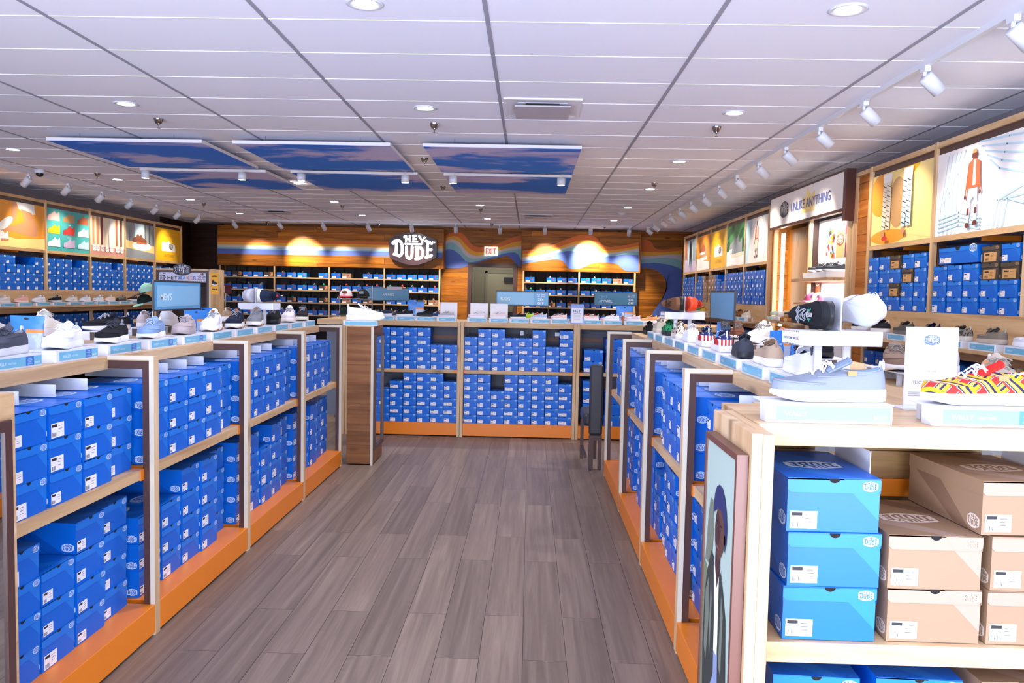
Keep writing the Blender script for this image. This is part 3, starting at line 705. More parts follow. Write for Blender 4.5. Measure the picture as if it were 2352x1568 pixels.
for bi in range(2):
    a = CPX[bi]+0.036; pitch = (1.244-0.072)/8
    for k in range(8):
        x = a+pitch*(k+.5)
        nm = ['mirror bay', 'middle bay'][bi]
        stack(KB, (x, YC+0.035, 0.722), (1,0,0), 0, UP[bi][k], f'{ORD[k]} stack, upper shelf, cross counter, {nm}', 'small blue boxes in the cross counter', KW, KH, 0.001, 0.003)
        stack(KB, (x, YC+0.035, PL+.005), (1,0,0), 0, LW[bi][k], f'{ORD[k]} stack, lower shelf, cross counter, {nm}', 'small blue boxes in the cross counter', KW, KH, 0.001, 0.004)
for k, (nu, nl) in enumerate(((2, 4), (3, 3))):
    x = CPX[2]+0.185+0.235*k
    stack(BX, (x, YC+0.03, 0.722), (1,0,0), 0, nu if k != 1 else 3, f'{ORD[k]} stack, upper shelf, cross counter, chair bay', 'blue boxes in the cross counter', BW, BH_)
    stack(BX, (x, YC+0.03, PL+.005), (1,0,0), 0, nl, f'{ORD[k]} stack, lower shelf, cross counter, chair bay', 'blue boxes in the cross counter', BW, BH_)

# ================================================================== mirror ends
def mirror_end(x0, x1, y0, y1, label, zt, my0=None, my1=None):
    t = thing('mirror_panel', label, 'mirror')
    MB().box(x0, x1, y0, y1, 0.012, zt).build('panel', WALN_P, t, 0.001)
    MB().box(x1-0.022, x1+0.001, y0-0.003, y0+0.001, 0, zt).build('edge_strip', EDGE, t)
    a, b_ = y0+0.03, y1-0.03; z0, z1 = 0.14, zt-0.07; w_ = 0.022
    m = MB(); m.box(x1, x1+0.02, a, a+w_, z0, z1); m.box(x1, x1+0.02, b_-w_, b_, z0, z1); m.box(x1, x1+0.02, a+w_, b_-w_, z0, z0+w_); m.box(x1, x1+0.02, a+w_, b_-w_, z1-w_, z1)
    m.build('metal_frame', BROWN, t)
    MB().box(x1, x1+0.006, a+w_, b_-w_, z0+w_, z1-w_).build('mirror_glass', MIRROR, t)
    MB().box(x0-0.02, x1, y0, y1, zt, zt+0.006).build('top_edge', PINE_Y, t)
mirror_end(-1.61, -1.375, 6.98, 7.43, 'wooden end unit with a narrow mirror facing the aisle, by the cross counter', 1.236)
# pine-clad near end with its mirror
t = thing('mirror_panel', 'pine end unit cut by the picture edge with a brown framed mirror', 'mirror')
ye = at(38, 1150, X=-1.40).y
MB().box(-1.62, -1.40, 1.55, ye, 0.012, 1.255).build('panel', PINE_Y, t, 0.002)
m = MB(); x1 = -1.3995; f1 = ye-.028
for a, b_, z0, z1 in ((1.60,1.64,.10,1.185),(f1-.03,f1,.10,1.185),(1.64,f1-.03,.10,.13),(1.64,f1-.03,1.155,1.185)): m.box(x1, x1+0.010, a, b_, z0, z1)
m.build('metal_frame', BROWN, t); MB().box(x1, x1+0.004, 1.64, f1-.03, .13, 1.155).build('mirror_glass', MIRROR, t)

# ================================================================== the unit at the near right with the portrait
t = thing('end_counter', 'bright pine counter unit with the tall portrait on its end', 'display counter')
m = MB(); m.box(0.511, 0.535, 1.80, 2.18, 0, 1.245).build('end_panel', PINE_Z, t, 0.001)
MB().box(0.5355, 0.562, 1.80, 1.87, 0, 1.243).build('post', PINE_Z, t, 0.001)
MB().box(0.5355, 0.562, 1.87, 2.18, 1.19, 1.245).build('top_rail', PINE_Y, t, 0.001)
MB().box(0.5625, 2.5, 1.93, 2.31, 1.195, 1.248).build('countertop', PINE_X, t, 0.002)
MB().box(0.5625, 2.5, 2.300, 2.310, 0.14, 1.194).build('back_panel', wood('golden_back', '#5b4022', '#8a6a42', '#b08e62', 'X', plank=(0.16, 2.4), groove=0.01), t)
MB().box(0.5625, 2.5, 1.88, 2.28, 0.012, 0.14).build('plinth', ORANGE, t)
sh = MB().box(0.5625, 2.5, 1.875, 2.28, 0.68, 0.73).build('shelf', PINE_X, t, 0.002)
MB().box(0.5625, 0.585, 1.872, 2.0, 0.675, 0.7295).build('shelf_bracket', ORANGE, sh)
MB().box(0.5625, 2.5, 2.288, 2.30, 0.99, 1.04).build('rear_rail', ORANGE, t)
for x in (0.86, 1.32):
    m = MB(); m.box(x, x+0.002, 1.99, 2.22, 1.0, 1.175); m.box(x-0.055, x, 2.218, 2.22, 1.13, 1.175); m.build('divider_plate', WHITE, t)
sc = 1.075
stack(BX[:1], (0.738, 1.888, 0.731), (1,0,0), 0, 3, 'the blue stack beside the portrait end', 'blue boxes beside the portrait', BW, BH_, 0.006, 0.02, sc)
for k, (x, n) in enumerate(((0.985, 2), (1.222, 2))): stack([KR], (x, 1.888, 0.731), (1,0,0), 0, n, f'{ORD[k]} kraft stack beside the blue stack', 'kraft boxes', BW, BH_, 0.006, 0.01, sc)
place(KR, (1.20, 1.90, 0.733+2*(BH_*sc+.001)), (0,0,0.05), 'kraft shoebox lying on top of the two kraft stacks', 'kraft boxes', (sc,1,sc))
for k, x in enumerate((0.72, 0.97)): stack([BX[0]], (x, 1.91, PL), (1,0,0), -0.04, 4, f'{ORD[k]} stack on the plinth beneath the kraft boxes', 'blue boxes beside the portrait', BW, BH_, 0.004, 0.02, 1.0)
for k, x in enumerate((1.22, 1.47)): stack([KR], (x, 1.91, PL), (1,0,0), 0.04, 4, f'{ORD[k]} kraft stack on the plinth', 'kraft boxes', BW, BH_, 0.004, 0.02, 1.0)
# the portrait
t = thing('portrait_picture', 'tall brown framed photo portrait of a man in a dark jacket and beanie', 'picture', (0.511, 1.98, 0))
fr = Fr((-0.028, 0, 0), (0,-1,0), (0,0,1), (-1,0,0))    # u runs towards the camera
U0, U1, Z0, Z1 = -0.163, 0.163, 0.05, 1.192
m = MB(); w_ = 0.016
for a0, a1, b0, b1 in ((U0,U0+w_,Z0,Z1),(U1-w_,U1,Z0,Z1),(U0+w_,U1-w_,Z0,Z0+w_),(U0+w_,U1-w_,Z1-w_,Z1)): m.fbox(fr, a0, a1, b0, b1, -0.026, 0.0)
m.build('picture_frame', BROWN2, t)
m = MB(); m.fbox(fr, U0+w_, U1-w_, Z0+w_, Z1-w_, -0.02, -0.004, 0)
A0, A1 = U0+w_, U1-w_; c = -0.0035
def R(u): return A0+(A1-A0)*u
def zm(b_): return b_ if b_ <= .07 else 1.08-(1.0-b_)*.76
def pf(pts, mi, dc): m.flat(fr, [(R(a), zm(b_)) for a, b_ in pts], c+dc*0.0002, mi)
pf([(0,.066),(.55,.066),(.55,.62),(0,.70)], 10, 1)
pf([(.05,.70),(.30,.70),(.34,.86),(.28,.93),(.18,.93),(.12,.86)], 1, 2)
pf([(.18,.066),(.70,.066),(.78,.40),(.70,.46),(.20,.46)], 7, 3)     # jeans
pf([(.42,.44),(.58,.44),(.70,.70),(.58,.76),(.44,.76),(.34,.68)], 6, 4)         # shirt
pf([(.14,.66),(.28,.76),(.38,.745),(.46,.56),(.48,.36),(.30,.26),(.10,.24),(.06,.40),(.08,.58)], 5, 5)   # jacket, one side
pf([(.58,.74),(.66,.72),(.84,.60),(.90,.40),(.82,.22),(.66,.24),(.60,.50)], 5, 5)
pf([(.12,.60),(.22,.66),(.27,.52),(.20,.36),(.12,.40)], 8, 6); pf([(.68,.66),(.76,.60),(.74,.40),(.66,.42)], 8, 6); pf([(.30,.66),(.36,.60),(.34,.40),(.30,.44)], 8, 6)
pf([(.44,.80),(.60,.80),(.60,.72),(.52,.66),(.43,.73)], 3, 6)       # neck
m.ell(fr, R(.56), zm(.855), .048, .068, c+0.0014, 2, 24, rot=-0.15); m.ell(fr, R(.48), zm(.845), .024, .05, c+0.0016, 3, 20)
pf([(.33,.895),(.33,.93),(.36,.965),(.42,.992),(.50,1.004),(.60,1.002),(.69,.98),(.76,.94),(.80,.89),(.79,.84),(.74,.80),(.72,.86),(.68,.90),(.60,.925),(.50,.925),(.42,.912)], 4, 9)
for a, b_ in ((.46,.865),(.60,.86)):
    b_ = zm(b_); m.ell(fr, R(a), b_, .0065, .0032, c+0.0020, 8, 12); m.ell(fr, R(a), b_, .0036, .0032, c+0.0022, 9, 10); m.stroke(fr, [(R(a)-.011,b_+.011),(R(a)+.010,b_+.012)], .003, c+0.0022, 9, 0)
m.flat(fr, [(R(.52),zm(.862)),(R(.56),zm(.822)),(R(.48),zm(.822))], c+0.0021, 3); m.ell(fr, R(.52), zm(.797), .015, .0045, c+0.0022, 11, 14)
m.ell(fr, R(.74), zm(.845), .007, .014, c+.0018, 2, 12)
m.ell(fr, R(.24), .20, .02, .04, c+0.0020, 2, 14)
PM = [mat('picture_bg', '#a9bcb4', .5), mat('picture_shade', '#71786a', .5), mat('picture_skin', '#5a3a31', .5), mat('picture_skin_dark', '#43282a', .5), mat('picture_beanie', '#262c5e', .6), mat('picture_jacket', '#2f3532', .6),
      mat('picture_shirt', '#e2e4ee', .6), mat('picture_jeans', '#8494ba', .6), mat('picture_sheen', '#6d7468', .6), mat('picture_ink', '#120c0e', .6), mat('picture_moss', '#6f7660', .6), mat('picture_lips', '#7a4a48', .6)]
m.build('photo_print', PM, t)
# ================================================================== wall shelving
GREYB = mat('back_board', '#8f8fa0', .6); PG = [mat('art_'+n_, h, .45) for n_, h in (
 ('white','#f4f4f6'),('orange','#f0a030'),('teal','#45b0b4'),('pink','#f0b6b4'),('yellow','#f2bd18'),('skin','#c98f66'),('skin2','#8a5136'),('skin3','#6a3426'),('red','#d43a38'),('green','#3c8a4c'),
 ('paleblue','#bfe0f2'),('grey','#8d98a0'),('dark','#3a3236'),('rust','#b0603c'),('brown','#7c4630'),('paleyellow','#f6dc90'),('lilac','#c3b4d6'),('floor','#d49a90'),('ink','#a85a28'),('tealdk','#2c8c96'),('darkgreen','#1d4a2a'),('cream','#efe4cc'),('tan','#c49a66'),('wine','#7a1e3c'),('blueink','#5a68b0'))]
A_ = {n_: i for i, n_ in enumerate(['white','orange','teal','pink','yellow','skin','skin2','skin3','red','green','paleblue','grey','dark','rust','brown','paleyellow','lilac','floor','ink','tealdk','darkgreen','cream','tan','wine','blueink'])}
class Art:
    def __init__(s, fr, w, h): s.m = MB(); s.fr, s.w, s.h, s.k = fr, w, h, 0
    def c(s): s.k += 1; return 0.0006*s.k
    def bg(s, col): s.m.rect(s.fr, 0, s.w, 0, s.h, s.c(), A_[col]); return s
    def p(s, pts, col): s.m.flat(s.fr, [(a*s.w, b*s.h) for a, b in pts], s.c(), A_[col]); return s
    def e(s, x, y, rx, ry, col, rot=0): s.m.ell(s.fr, x*s.w, y*s.h, rx*s.w, ry*s.h, s.c(), A_[col], rot=rot); return s
    def st(s, pts, t, col): s.m.stroke(s.fr, [(a*s.w, b*s.h) for a, b in pts], t*s.h, s.c(), A_[col], 8); return s
    def shoe(s, x, y, w, col, sole='white', flip=1):
        q = [(-.5,.08),(-.51,.18),(-.47,.26),(-.38,.31),(-.26,.34),(-.14,.40),(-.02,.50),(.06,.57),(.11,.58),(.15,.50),(.22,.45),(.31,.44),(.38,.49),(.43,.56),(.47,.57),(.50,.48),(.51,.3),(.5,.08)]
        h = w*s.w/s.h*.82
        s.p([(x+a*w*flip, y+b*h) for a, b in q], col); s.p([(x-.52*w*flip, y), (x+.52*w*flip, y), (x+.52*w*flip, y+.14*h), (x-.52*w*flip, y+.10*h)], sole); return s
    def txt(s, t, x, y, size, col, al='CENTER', bold=0.0): s.m.text(s.fr, t, size*s.h, x*s.w, y*s.h, s.c(), A_[col], al, bold); return s
    def logo(s, x, y, hw, bg, fg): logo(s.m, s.fr, x*s.w, y*s.h, hw*s.h, s.c(), A_[bg], A_[fg], n=6); return s
def art_sit(a):
    a.bg('orange'); a.p([(0,0),(1,0),(1,.25),(.4,.18),(0,.3)], 'paleyellow')
    a.p([(.42,1),(.78,1),(.80,.78),(.60,.74),(.46,.86)], 'white'); a.p([(.50,.86),(.72,.80),(.86,.45),(.82,.28),(.70,.26),(.36,.34),(.14,.32),(.12,.42),(.40,.48),(.58,.60)], 'skin')
    a.p([(.34,1),(.42,1),(.44,.72),(.36,.56),(.30,.60)], 'skin'); a.e(.20,.50,.16,.10,'white',.5); a.shoe(.12,.12,.26,'white','skin'); a.p([(.04,.30),(.12,.34),(.10,.10),(.03,.12)], 'white')
def art_nine(a):
    a.bg('teal'); cols = ['pink','tan','rust','yellow','red','white','white','lilac','paleblue']
    for i, c_ in enumerate(cols): a.shoe(.16+.34*(i%3), .72-.31*(i//3), .26, c_, c_)
    a.txt('YELLOW', .5, .64, .035, 'white'); a.txt('RED TONE', .5, .33, .035, 'white')
def art_legs(a):
    a.bg('cream'); a.p([(0,0),(1,0),(1,.20),(0,.24)], 'floor')
    for x, c_, w in ((.08,'skin',.07),(.20,'skin',.08),(.32,'skin2',.08),(.45,'cream',.10),(.58,'white',.12),(.76,'rust',.06),(.90,'skin3',.06)):
        a.p([(x-w/2,1),(x+w/2,1),(x+w*.4,.26),(x-w*.4,.26)], c_)
    for x in (.10,.20,.33,.46,.59,.77,.90): a.p([(x-.035,.27),(x+.03,.27),(x+.045,.19),(x+.05,.12),(x+.01,.09),(x-.045,.11),(x-.05,.18)],'white'); a.st([(x-.025,.20),(x+.03,.19)], .010, 'grey'); a.st([(x-.03,.165),(x+.035,.155)], .010, 'grey')
    a.p([(.28,1),(.31,1),(.31,.3),(.29,.3)],'wine'); a.p([(.52,1),(.53,1),(.53,.3),(.52,.3)],'lilac')
def art_ped(a):
    a.bg('grey'); 
    for x in (.12,.38,.66,.80): a.p([(x,1),(x+.02,1),(x+.02,.45),(x,.45)], 'dark')
    a.p([(.30,1),(.64,1),(.64,.5),(.30,.5)], 'paleblue'); a.p([(0,.5),(1,.4),(1,0),(0,0)], 'paleyellow'); a.p([(0,0),(1,0),(1,.18),(0,.28)], 'grey')
    a.e(.55,.36,.34,.12,'white'); a.shoe(.40,.46,.30,'brown','brown'); a.shoe(.54,.42,.34,'brown','rust',-1)
def art_unlike(a):
    a.bg('yellow'); a.txt('UNLIKE', .5, .76, .13, 'ink'); a.txt('ANYTHING', .52, .12, .13, 'ink')
    a.p([(.24,.30),(.24,.55),(.32,.60),(.40,.56),(.50,.64),(.60,.56),(.76,.52),(.78,.30)], 'white'); a.logo(.60,.46,.13,'dark','white')
def art_street(a):
    a.bg('grey'); a.p([(0,.4),(1,.3),(1,0),(0,0)], 'lilac'); a.p([(.3,1),(.7,1),(.7,.2),(.3,.2)], 'paleblue'); a.p([(.45,.9),(.55,.9),(.62,.5),(.58,.1),(.5,.4),(.42,.1),(.40,.5)], 'dark'); a.e(.5,.93,.05,.05,'skin2'); a.p([(.05,1),(.2,1),(.2,.4),(.05,.4)], 'rust')
def art_shoe(a):
    a.bg('orange'); a.p([(0,.35),(1,.2),(1,0),(0,0)], 'white'); a.shoe(.5,.28,.5,'tan','white'); a.shoe(.42,.45,.4,'rust','white')
def art_green(a):
    a.bg('green')
    for x, y in ((.1,.8),(.3,.9),(.8,.75),(.9,.5),(.05,.5)): a.e(x,y,.12,.10,'darkgreen',.5)
    a.p([(0,.36),(1,.3),(1,0),(0,0)], 'white'); a.shoe(.42,.34,.5,'grey','white'); a.shoe(.58,.20,.56,'grey','cream')
def person_art(a, x, y0, y1, top, trousers, skin, hat):
    h = y1-y0; X = lambda dx: x+dx*h*.55
    Y = lambda t: y0+h*t
    a.e(x, Y(.925), .035*h, .06*h, skin); a.p([(X(-.05),Y(.95)),(X(.05),Y(.95)),(X(.045),Y(1.0)),(X(-.04),Y(1.0))], hat)
    a.p([(X(-.03),Y(.88)),(X(.03),Y(.88)),(X(.14),Y(.83)),(X(.16),Y(.52)),(X(.02),Y(.46)),(X(-.15),Y(.50)),(X(-.13),Y(.83))], top)
    a.p([(X(-.01),Y(.86)),(X(.04),Y(.86)),(X(.05),Y(.54)),(X(-.02),Y(.54))], 'white')
    a.p([(X(-.13),Y(.82)),(X(-.10),Y(.80)),(X(-.16),Y(.42)),(X(-.19),Y(.42))], top); a.p([(X(.13),Y(.82)),(X(.10),Y(.80)),(X(.15),Y(.46)),(X(.18),Y(.46))], top)
    a.e(X(-.175),Y(.40),.014*h,.03*h,skin); a.e(X(.165),Y(.44),.014*h,.03*h,skin)
    a.p([(X(-.10),Y(.50)),(X(.11),Y(.50)),(X(.11),Y(.30)),(X(.02),Y(.40)),(X(-.10),Y(.28))], trousers)
    a.p([(X(-.10),Y(.30)),(X(-.04),Y(.32)),(X(-.06),Y(.06)),(X(-.11),Y(.06))], trousers); a.p([(X(.05),Y(.32)),(X(.11),Y(.31)),(X(.11),Y(.08)),(X(.06),Y(.08))], trousers)
    a.p([(X(-.11),Y(.24)),(X(-.06),Y(.26)),(X(-.06),Y(.16)),(X(-.11),Y(.16))], skin); a.p([(X(.06),Y(.25)),(X(.11),Y(.25)),(X(.11),Y(.17)),(X(.07),Y(.17))], skin)
    a.e(X(-.09),Y(.03),.025*h,.035*h,skin); a.e(X(.09),Y(.05),.025*h,.035*h,skin)
def art_stand(a): a.bg('white'); a.p([(0,1),(.3,1),(.1,0),(0,0)],'paleblue'); a.st([(.7,1),(.9,.6),(.8,0)],.03,'paleblue'); person_art(a,.5,.1,.92,'rust','cream','skin2','dark')
def art_man(a):
    a.bg('white')
    for k in range(5): a.st([(.06+.05*k,0),(.06+.05*k,.30+.1*k),(.14+.05*k,.95)], .018, 'paleblue')
    for k in range(5): a.st([(.50+.03*k,1-.06*k),(.80-.02*k,.96-.08*k),(.98,.93-.10*k)], .02, 'paleblue')
    for k in range(4): a.st([(.05,.05+.05*k),(.3,.10+.05*k),(.55,.02+.04*k)], .02, 'paleblue')
    for k in range(3): a.st([(.68+.05*k,.0),(.72+.05*k,.30),(.98,.42-.1*k)], .02, 'paleblue')
    person_art(a,.46,.05,.93,'rust','white','skin3','tan')
def art_pants(a):
    a.bg('paleyellow'); a.e(.15,.7,.2,.3,'orange'); a.e(.45,.55,.14,.35,'tan'); a.e(.30,.10,.3,.1,'orange'); a.p([(.55,1),(1,1),(1,.0),(.6,.1)],'paleyellow'); a.p([(.5,1),(.8,1),(.6,.8)],'yellow')
    for x0, x1, sk_ in ((.22,.30,'cream'),(.58,.70,'paleblue')):
        a.p([(x0-.02,.98),(x0+.13,.98),(x0+.12,.84),(x0-.02,.84)], 'white')
        for dx in (0,.07):
            a.p([(x0-.02+dx,.86),(x0+.06+dx,.86),(x0+.03+dx*1.4,.20),(x0-.03+dx*1.2,.20)], sk_)
            for k in range(9): a.st([(x0-.015+dx*1.1,.82-.07*k),(x0+.04+dx*1.1,.79-.07*k)], .012, 'grey' if k%2 else 'dark')
        a.e(x0+.02,.14,.03,.05,'skin')
    a.e(.30,.07,.05,.03,'red')
def art_hill(a): a.bg('teal'); a.p([(0,.55),(.5,.7),(1,.6),(1,1),(0,1)],'cream'); a.p([(0,.35),(.4,.5),(1,.35),(1,.6),(0,.62)],'yellow'); a.p([(0,0),(1,0),(1,.3),(.5,.2),(0,.35)],'tealdk'); a.e(.2,.85,.15,.08,'pink')
def wall_run(s, Xf, Xw, posts, arts, run_name, label, blabels, panel_back=GREYB):
    """shelving against a side wall: s = -1 left, +1 right"""
    def bx(a, b_, ya, yb, z0, z1, mi=0, mb=None): return (mb or MB()).box(s*a, s*b_, ya, yb, z0, z1, mi)
    t = thing('wall_shelving', label, 'wall shelving')
    y0, y1 = posts[0], posts[-1]; Wl = Xw-0.012
    bx(Xf, Xf+0.04, y0, y1, 2.785, 2.83).build('top_rail', PINE_Y, t); bx(Xf, Xf+0.03, y0, y1, 2.035, 2.078).build('middle_rail', PINE_Y, t)
    bx(Xf+.03, Wl, y0, y1, 2.05, 2.062).build('top_board', GREYB, t)
    bx(Wl-.01, Wl, y0, y1, 0.0, 2.05).build('back_panel', panel_back, t)
    bx(Xf, Wl-.01, y0, y1, 1.445, 1.47).build('box_shelf', PINE_Y, t); bx(Xf-0.01, Xf, y0, y1, 1.24, 1.468).build('back_board', PINE_Y, t)
    bx(Xf-0.30, Xf+.1, y0, y1, 1.215, 1.24).build('shoe_shelf', PINE_Y, t); bx(Xf-0.05, Xf-0.03, y0, y1, 1.13, 1.214).build('apron', PINE_Y, t)
    bx(Xf-.02, Wl-.01, y0, y1, 0.68, 0.72).build('lower_shelf', PINE_Y, t); bx(Xf-0.04, Wl-.01, y0, y1, 0, 0.14).build('plinth', ORANGE, t)
    for i, p in enumerate(posts):
        bx(Xf-0.004, Xf+0.036, p-0.02, p+0.02, 1.24, 2.835).build('post', PINE_Z, t); bx(Xf-0.02, Xf+0.02, p-0.02, p+0.02, 0, 1.214).build('post', PINE_Z, t)
        if i < len(posts)-1:
            e = p+0.02; bx(Xf+0.04, Xf+0.10, e, e+0.02, 1.47, 2.05).build('upright', BROWN, t)
            e = posts[i+1]-0.02; bx(Xf+0.04, Xf+0.10, e-0.02, e, 1.47, 2.05).build('upright', BROWN, t)
            bx(Wl-0.06, Wl-0.012, (p+posts[i+1])/2-.02, (p+posts[i+1])/2+.02, 1.47, 2.05).build('rear_upright', BLACK, t)
            yc = (p+posts[i+1])/2; bx(Xf+.06, Wl-.05, yc-.012, yc+.012, 2.01, 2.05).build('bracket', ORANGE, t)
            bx(Xf+0.02, Xf+0.05, p+.02, posts[i+1]-.02, 2.73, 2.784).build('brown_gap_strip', BROWN, t)  # brown strip across the gap between poster and top rail
    for i, (fn, lab) in enumerate(arts):
        ya, yb = posts[i]+.022, posts[i+1]-.022
        po = thing('wall_poster', lab, 'poster', group='posters over the wall shelving')
        if s > 0: fr = Fr((Xf+0.012, yb, 2.08), (0,-1,0), (0,0,1), (-1,0,0))
        else: fr = Fr((-Xf-0.012, ya, 2.08), (0,1,0), (0,0,1), (1,0,0))
        MB().fbox(fr, 0, yb-ya, 0, 0.65, -0.007, 0).build('board', PAPER, po)
        a = Art(fr, yb-ya, 0.65); fn(a); a.m.build('print', PG, po)
    return t
wall_run(1, 3.25, XR, [4.13,5.33,6.57,7.78], [(art_hill,'poster with teal water and a yellow hill, cut by the picture edge'),(art_man,'poster of a standing person in an orange cardigan on pale blue stripes'),(art_pants,'yellow poster of two pairs of legs in patterned trousers')], 'a', 'pine wall shelving under two large figure posters, with boxes and a shoe ledge', None)
wall_run(1, 3.25, XR, [11.05,12.25,13.4,14.6,15.8,17.04], [(art_stand,'pale poster of a standing person in a rust coat, beside the wooden panel'),(art_green,'green poster of two grey shoes on a white block'),(art_unlike,'yellow poster with two words over and under a crown, on the portrait side wall'),(art_shoe,'orange poster of a tan shoe pair on white'),(art_street,'grey street poster beside the painted mural')], 'b', 'pine wall shelving with five posters between the alcove and the mural', None)
wall_run(-1, 7.4, -XL, [9.65,10.85,12.03,13.25,14.4,15.56,16.75], [(art_shoe,'orange poster outside the picture edge before the sitting legs'),(art_sit,'orange poster of a sitting person\'s bare legs and white shoes'),(art_nine,'teal poster with nine differently coloured shoes in three rows'),(art_legs,'poster of a row of bare legs in pale shoes'),(art_ped,'poster of brown shoes on a round white block'),(art_unlike,'yellow poster with two words over and under a crown, by the dark corner')], 'c', 'pine wall shelving with a long row of posters on the wall beyond the mirror counter', None)

# boxes on the wall shelving
def wall_boxes(s, Xf, a, b_, plan, label, group, kinds={}):
    n = len(plan); pitch = (b_-a-0.09)/n
    for k, h in enumerate(plan):
        y = a+0.045+pitch*(k+.5)
        kk = kinds.get(k, BX)
        sp_ = kk if isinstance(kk, dict) else None
        if h: stack(BX if sp_ is not None else kk, (s*(Xf+0.045+rb.uniform(0,.012)), y, 1.471), (0,1,0), -PI/2*s, h, f'{ORD[k]} stack, {label}', group, BW, BH_, 0.001, 0.006, special=sp_)
wall_boxes(1, 3.19, 6.57, 7.78, [4,4,4,4,4], 'wall shelf under the trouser poster', 'boxes on the near wall shelf', {1: {2: CB}, 2: {1: CB, 3: CB}, 3: {0: BX[0]}, 4: {0: CB}})
wall_boxes(1, 3.19, 5.33, 6.57, [4,4,3,3,3], 'wall shelf under the cardigan poster', 'boxes on the near wall shelf', {0: {2: CB}, 1: {2: CB, 3: CB}})
place(BB, (3.232, 6.13, 1.484+3*(BH_+.0006)), (0,0,-PI/2), 'long blue boot box lying on top of the stacks under the cardigan poster', None)
for i, (a, b_, pl, kd) in enumerate(((11.05,12.25,[4,4,4,4,4],{}),(12.25,13.4,[4,4,4,4,4],{}),(13.4,14.6,[3,3,4,4,4],{3:[KR],4:[KR]}),(14.6,15.8,[3,4,4,4,3],{0:[KR],1:[KR]}),(15.8,17.04,[4,4,3,4,4],{}))):
    if kd:
        wall_boxes(1, 3.19, a, b_, pl, ['poster bay of the rust coat','poster bay of green shoes','bay of the yellow poster','bay of the tan shoes poster','bay next to the mural'][i], 'boxes on the far wall shelf', kd)
# past three hundred blue boxes: the small ones on the far wall and in the low dark bays are one mass
STK = [BLUE, BLUE_L, BLUE_D, BADGE, HOLE, LABELW, INK, TAN]
def one_box(mb, loc, rot):
    x = MB(); box_geo(BW, BL, BH_, x, x, x, True, 'small'); mb.add(x, Matrix.Translation(loc) @ Matrix.Rotation(rot, 4, 'Z'))
m = MB()
posts = [9.65,10.85,12.03,13.25,14.4,15.56,16.75]
for i in range(6):
    a, b_ = posts[i], posts[i+1]; pitch = (b_-a-.09)/5
    for k in range(5):
        y = a+.045+pitch*(k+.5)
        for z0, h in ((1.471, rb.choice((3,4,4)) if i != 4 else 4), (.721, 3), (.141, 4)):
            for j in range(h): one_box(m, (-(7.40+0.005+rb.uniform(0,.02)), y, z0+j*(BH_+.0004)), PI/2)
for (a, b_) in ((11.05,12.25),(12.25,13.4),(13.4,14.6),(14.6,15.8),(15.8,17.04),(4.13,5.33),(5.33,6.57),(6.57,7.78)):
    pitch = (b_-a-.09)/5
    for k in range(5):
        y = a+.045+pitch*(k+.5)
        for z0, h in ((.721, 3), (.141, 4))+(((1.471, 3 if a < 5 else 4),) if a in (11.05, 12.25, 15.8, 4.13) else ()):
            for j in range(h): one_box(m, (3.25-.022+rb.uniform(0,.02), y, z0+j*(BH_+.0004)), -PI/2)
tag(m.build('shoe_box_stock', STK), 'many small distant blue shoeboxes filling the side wall shelving', 'shoe boxes', kind='stuff')

# ------------------------------------------------------------------ wooden wall panels and the alcove between the shelving
for a, b_, lb in ((7.80, 8.19, 'trouser poster'), (10.72, 11.03, 'rust coat poster')):
    t = thing('wood_panel', f'narrow amber panel of horizontal boards framed in pine, beside the {lb}', 'wall panel')
    MB().box(3.29, XR-.012, a, b_, 0, 2.80).build('boards', wood('amber_y'+lb[0], '#8a4c1c', '#a9662c', '#c08040', 'Y', plank=(0.17, 3), groove=0.02), t)
    m = MB(); m.box(3.25, 3.29, a, a+.03, 0, 2.83); m.box(3.25, 3.29, b_-.03, b_, 0, 2.83); m.box(3.25, 3.29, a+.03, b_-.03, 2.79, 2.83); m.build('pine_frame', PINE_Z, t)
t = thing('display_alcove', 'lit display alcove with a long white header sign, wooden back and shelves', 'display alcove')
MB().box(3.34, 3.36, 8.245, 9.375, 0, 2.46).build('back_board', PAPER, t)
MB().box(3.40, 3.555, 9.42, 10.66, 0.0, 2.46).build('wood_back', AMBER_Z, t)
for y in (8.21, 9.34, 10.66): MB().box(3.22, 3.26, y, y+.04, 0, 2.50).build('post', PINE_Z, t)
MB().box(3.26, 3.339, 9.38, 9.415, 0, 2.5).build('brown_upright', BROWN, t); MB().box(3.26, 3.339, 8.2, 8.24, 0, 2.5).build('brown_upright', BROWN, t)
MB().box(3.29, 3.328, 10.56, 10.60, 1.2, 2.42).build('light_strip', mat('led_strip', '#ffffff', .5, emit='#fff4dc', es=4.5), t)
m = MB(); 
hp = [(8.21,2.49),(8.21,2.86),(10.68,2.86),(10.71,2.70),(10.68,2.49)]
fr = Fr((3.16, 0, 0), (0,-1,0), (0,0,1), (-1,0,0))
m.prism(fr, [(-y, z) for y, z in hp][::-1], -0.06, 0.0, 0); hs_ = m.build('header_sign', mat('header_white', '#efedf0', .4), t)
m = MB(); m.fbox(fr, -8.21, -8.14, 2.36, 2.88, -0.085, 0.01); m.fbox(fr, -10.71, -8.21, 2.86, 2.88, -0.085, 0.005); m.fbox(fr, -10.70, -8.21, 2.46, 2.49, -0.06, 0.0); m.build('header_frame', mat('header_brown', '#43211c', .4), t)
a = Art(Fr((3.16, 10.70, 2.49), (0,-1,0), (0,0,1), (-1,0,0)), 2.49, 0.37); a.k = 2
a.p([(.50,.18),(.50,.70),(.535,.62),(.57,.95),(.605,.66),(.66,.80),(.665,.18)], 'paleyellow'); a.k = 8; a.logo(.24,.5,.40,'dark','white'); a.txt('UNLIKE ANYTHING', .34, .34, .40, 'blueink', 'LEFT', 0.01)
a.m.build('lettering', PG, hs_)
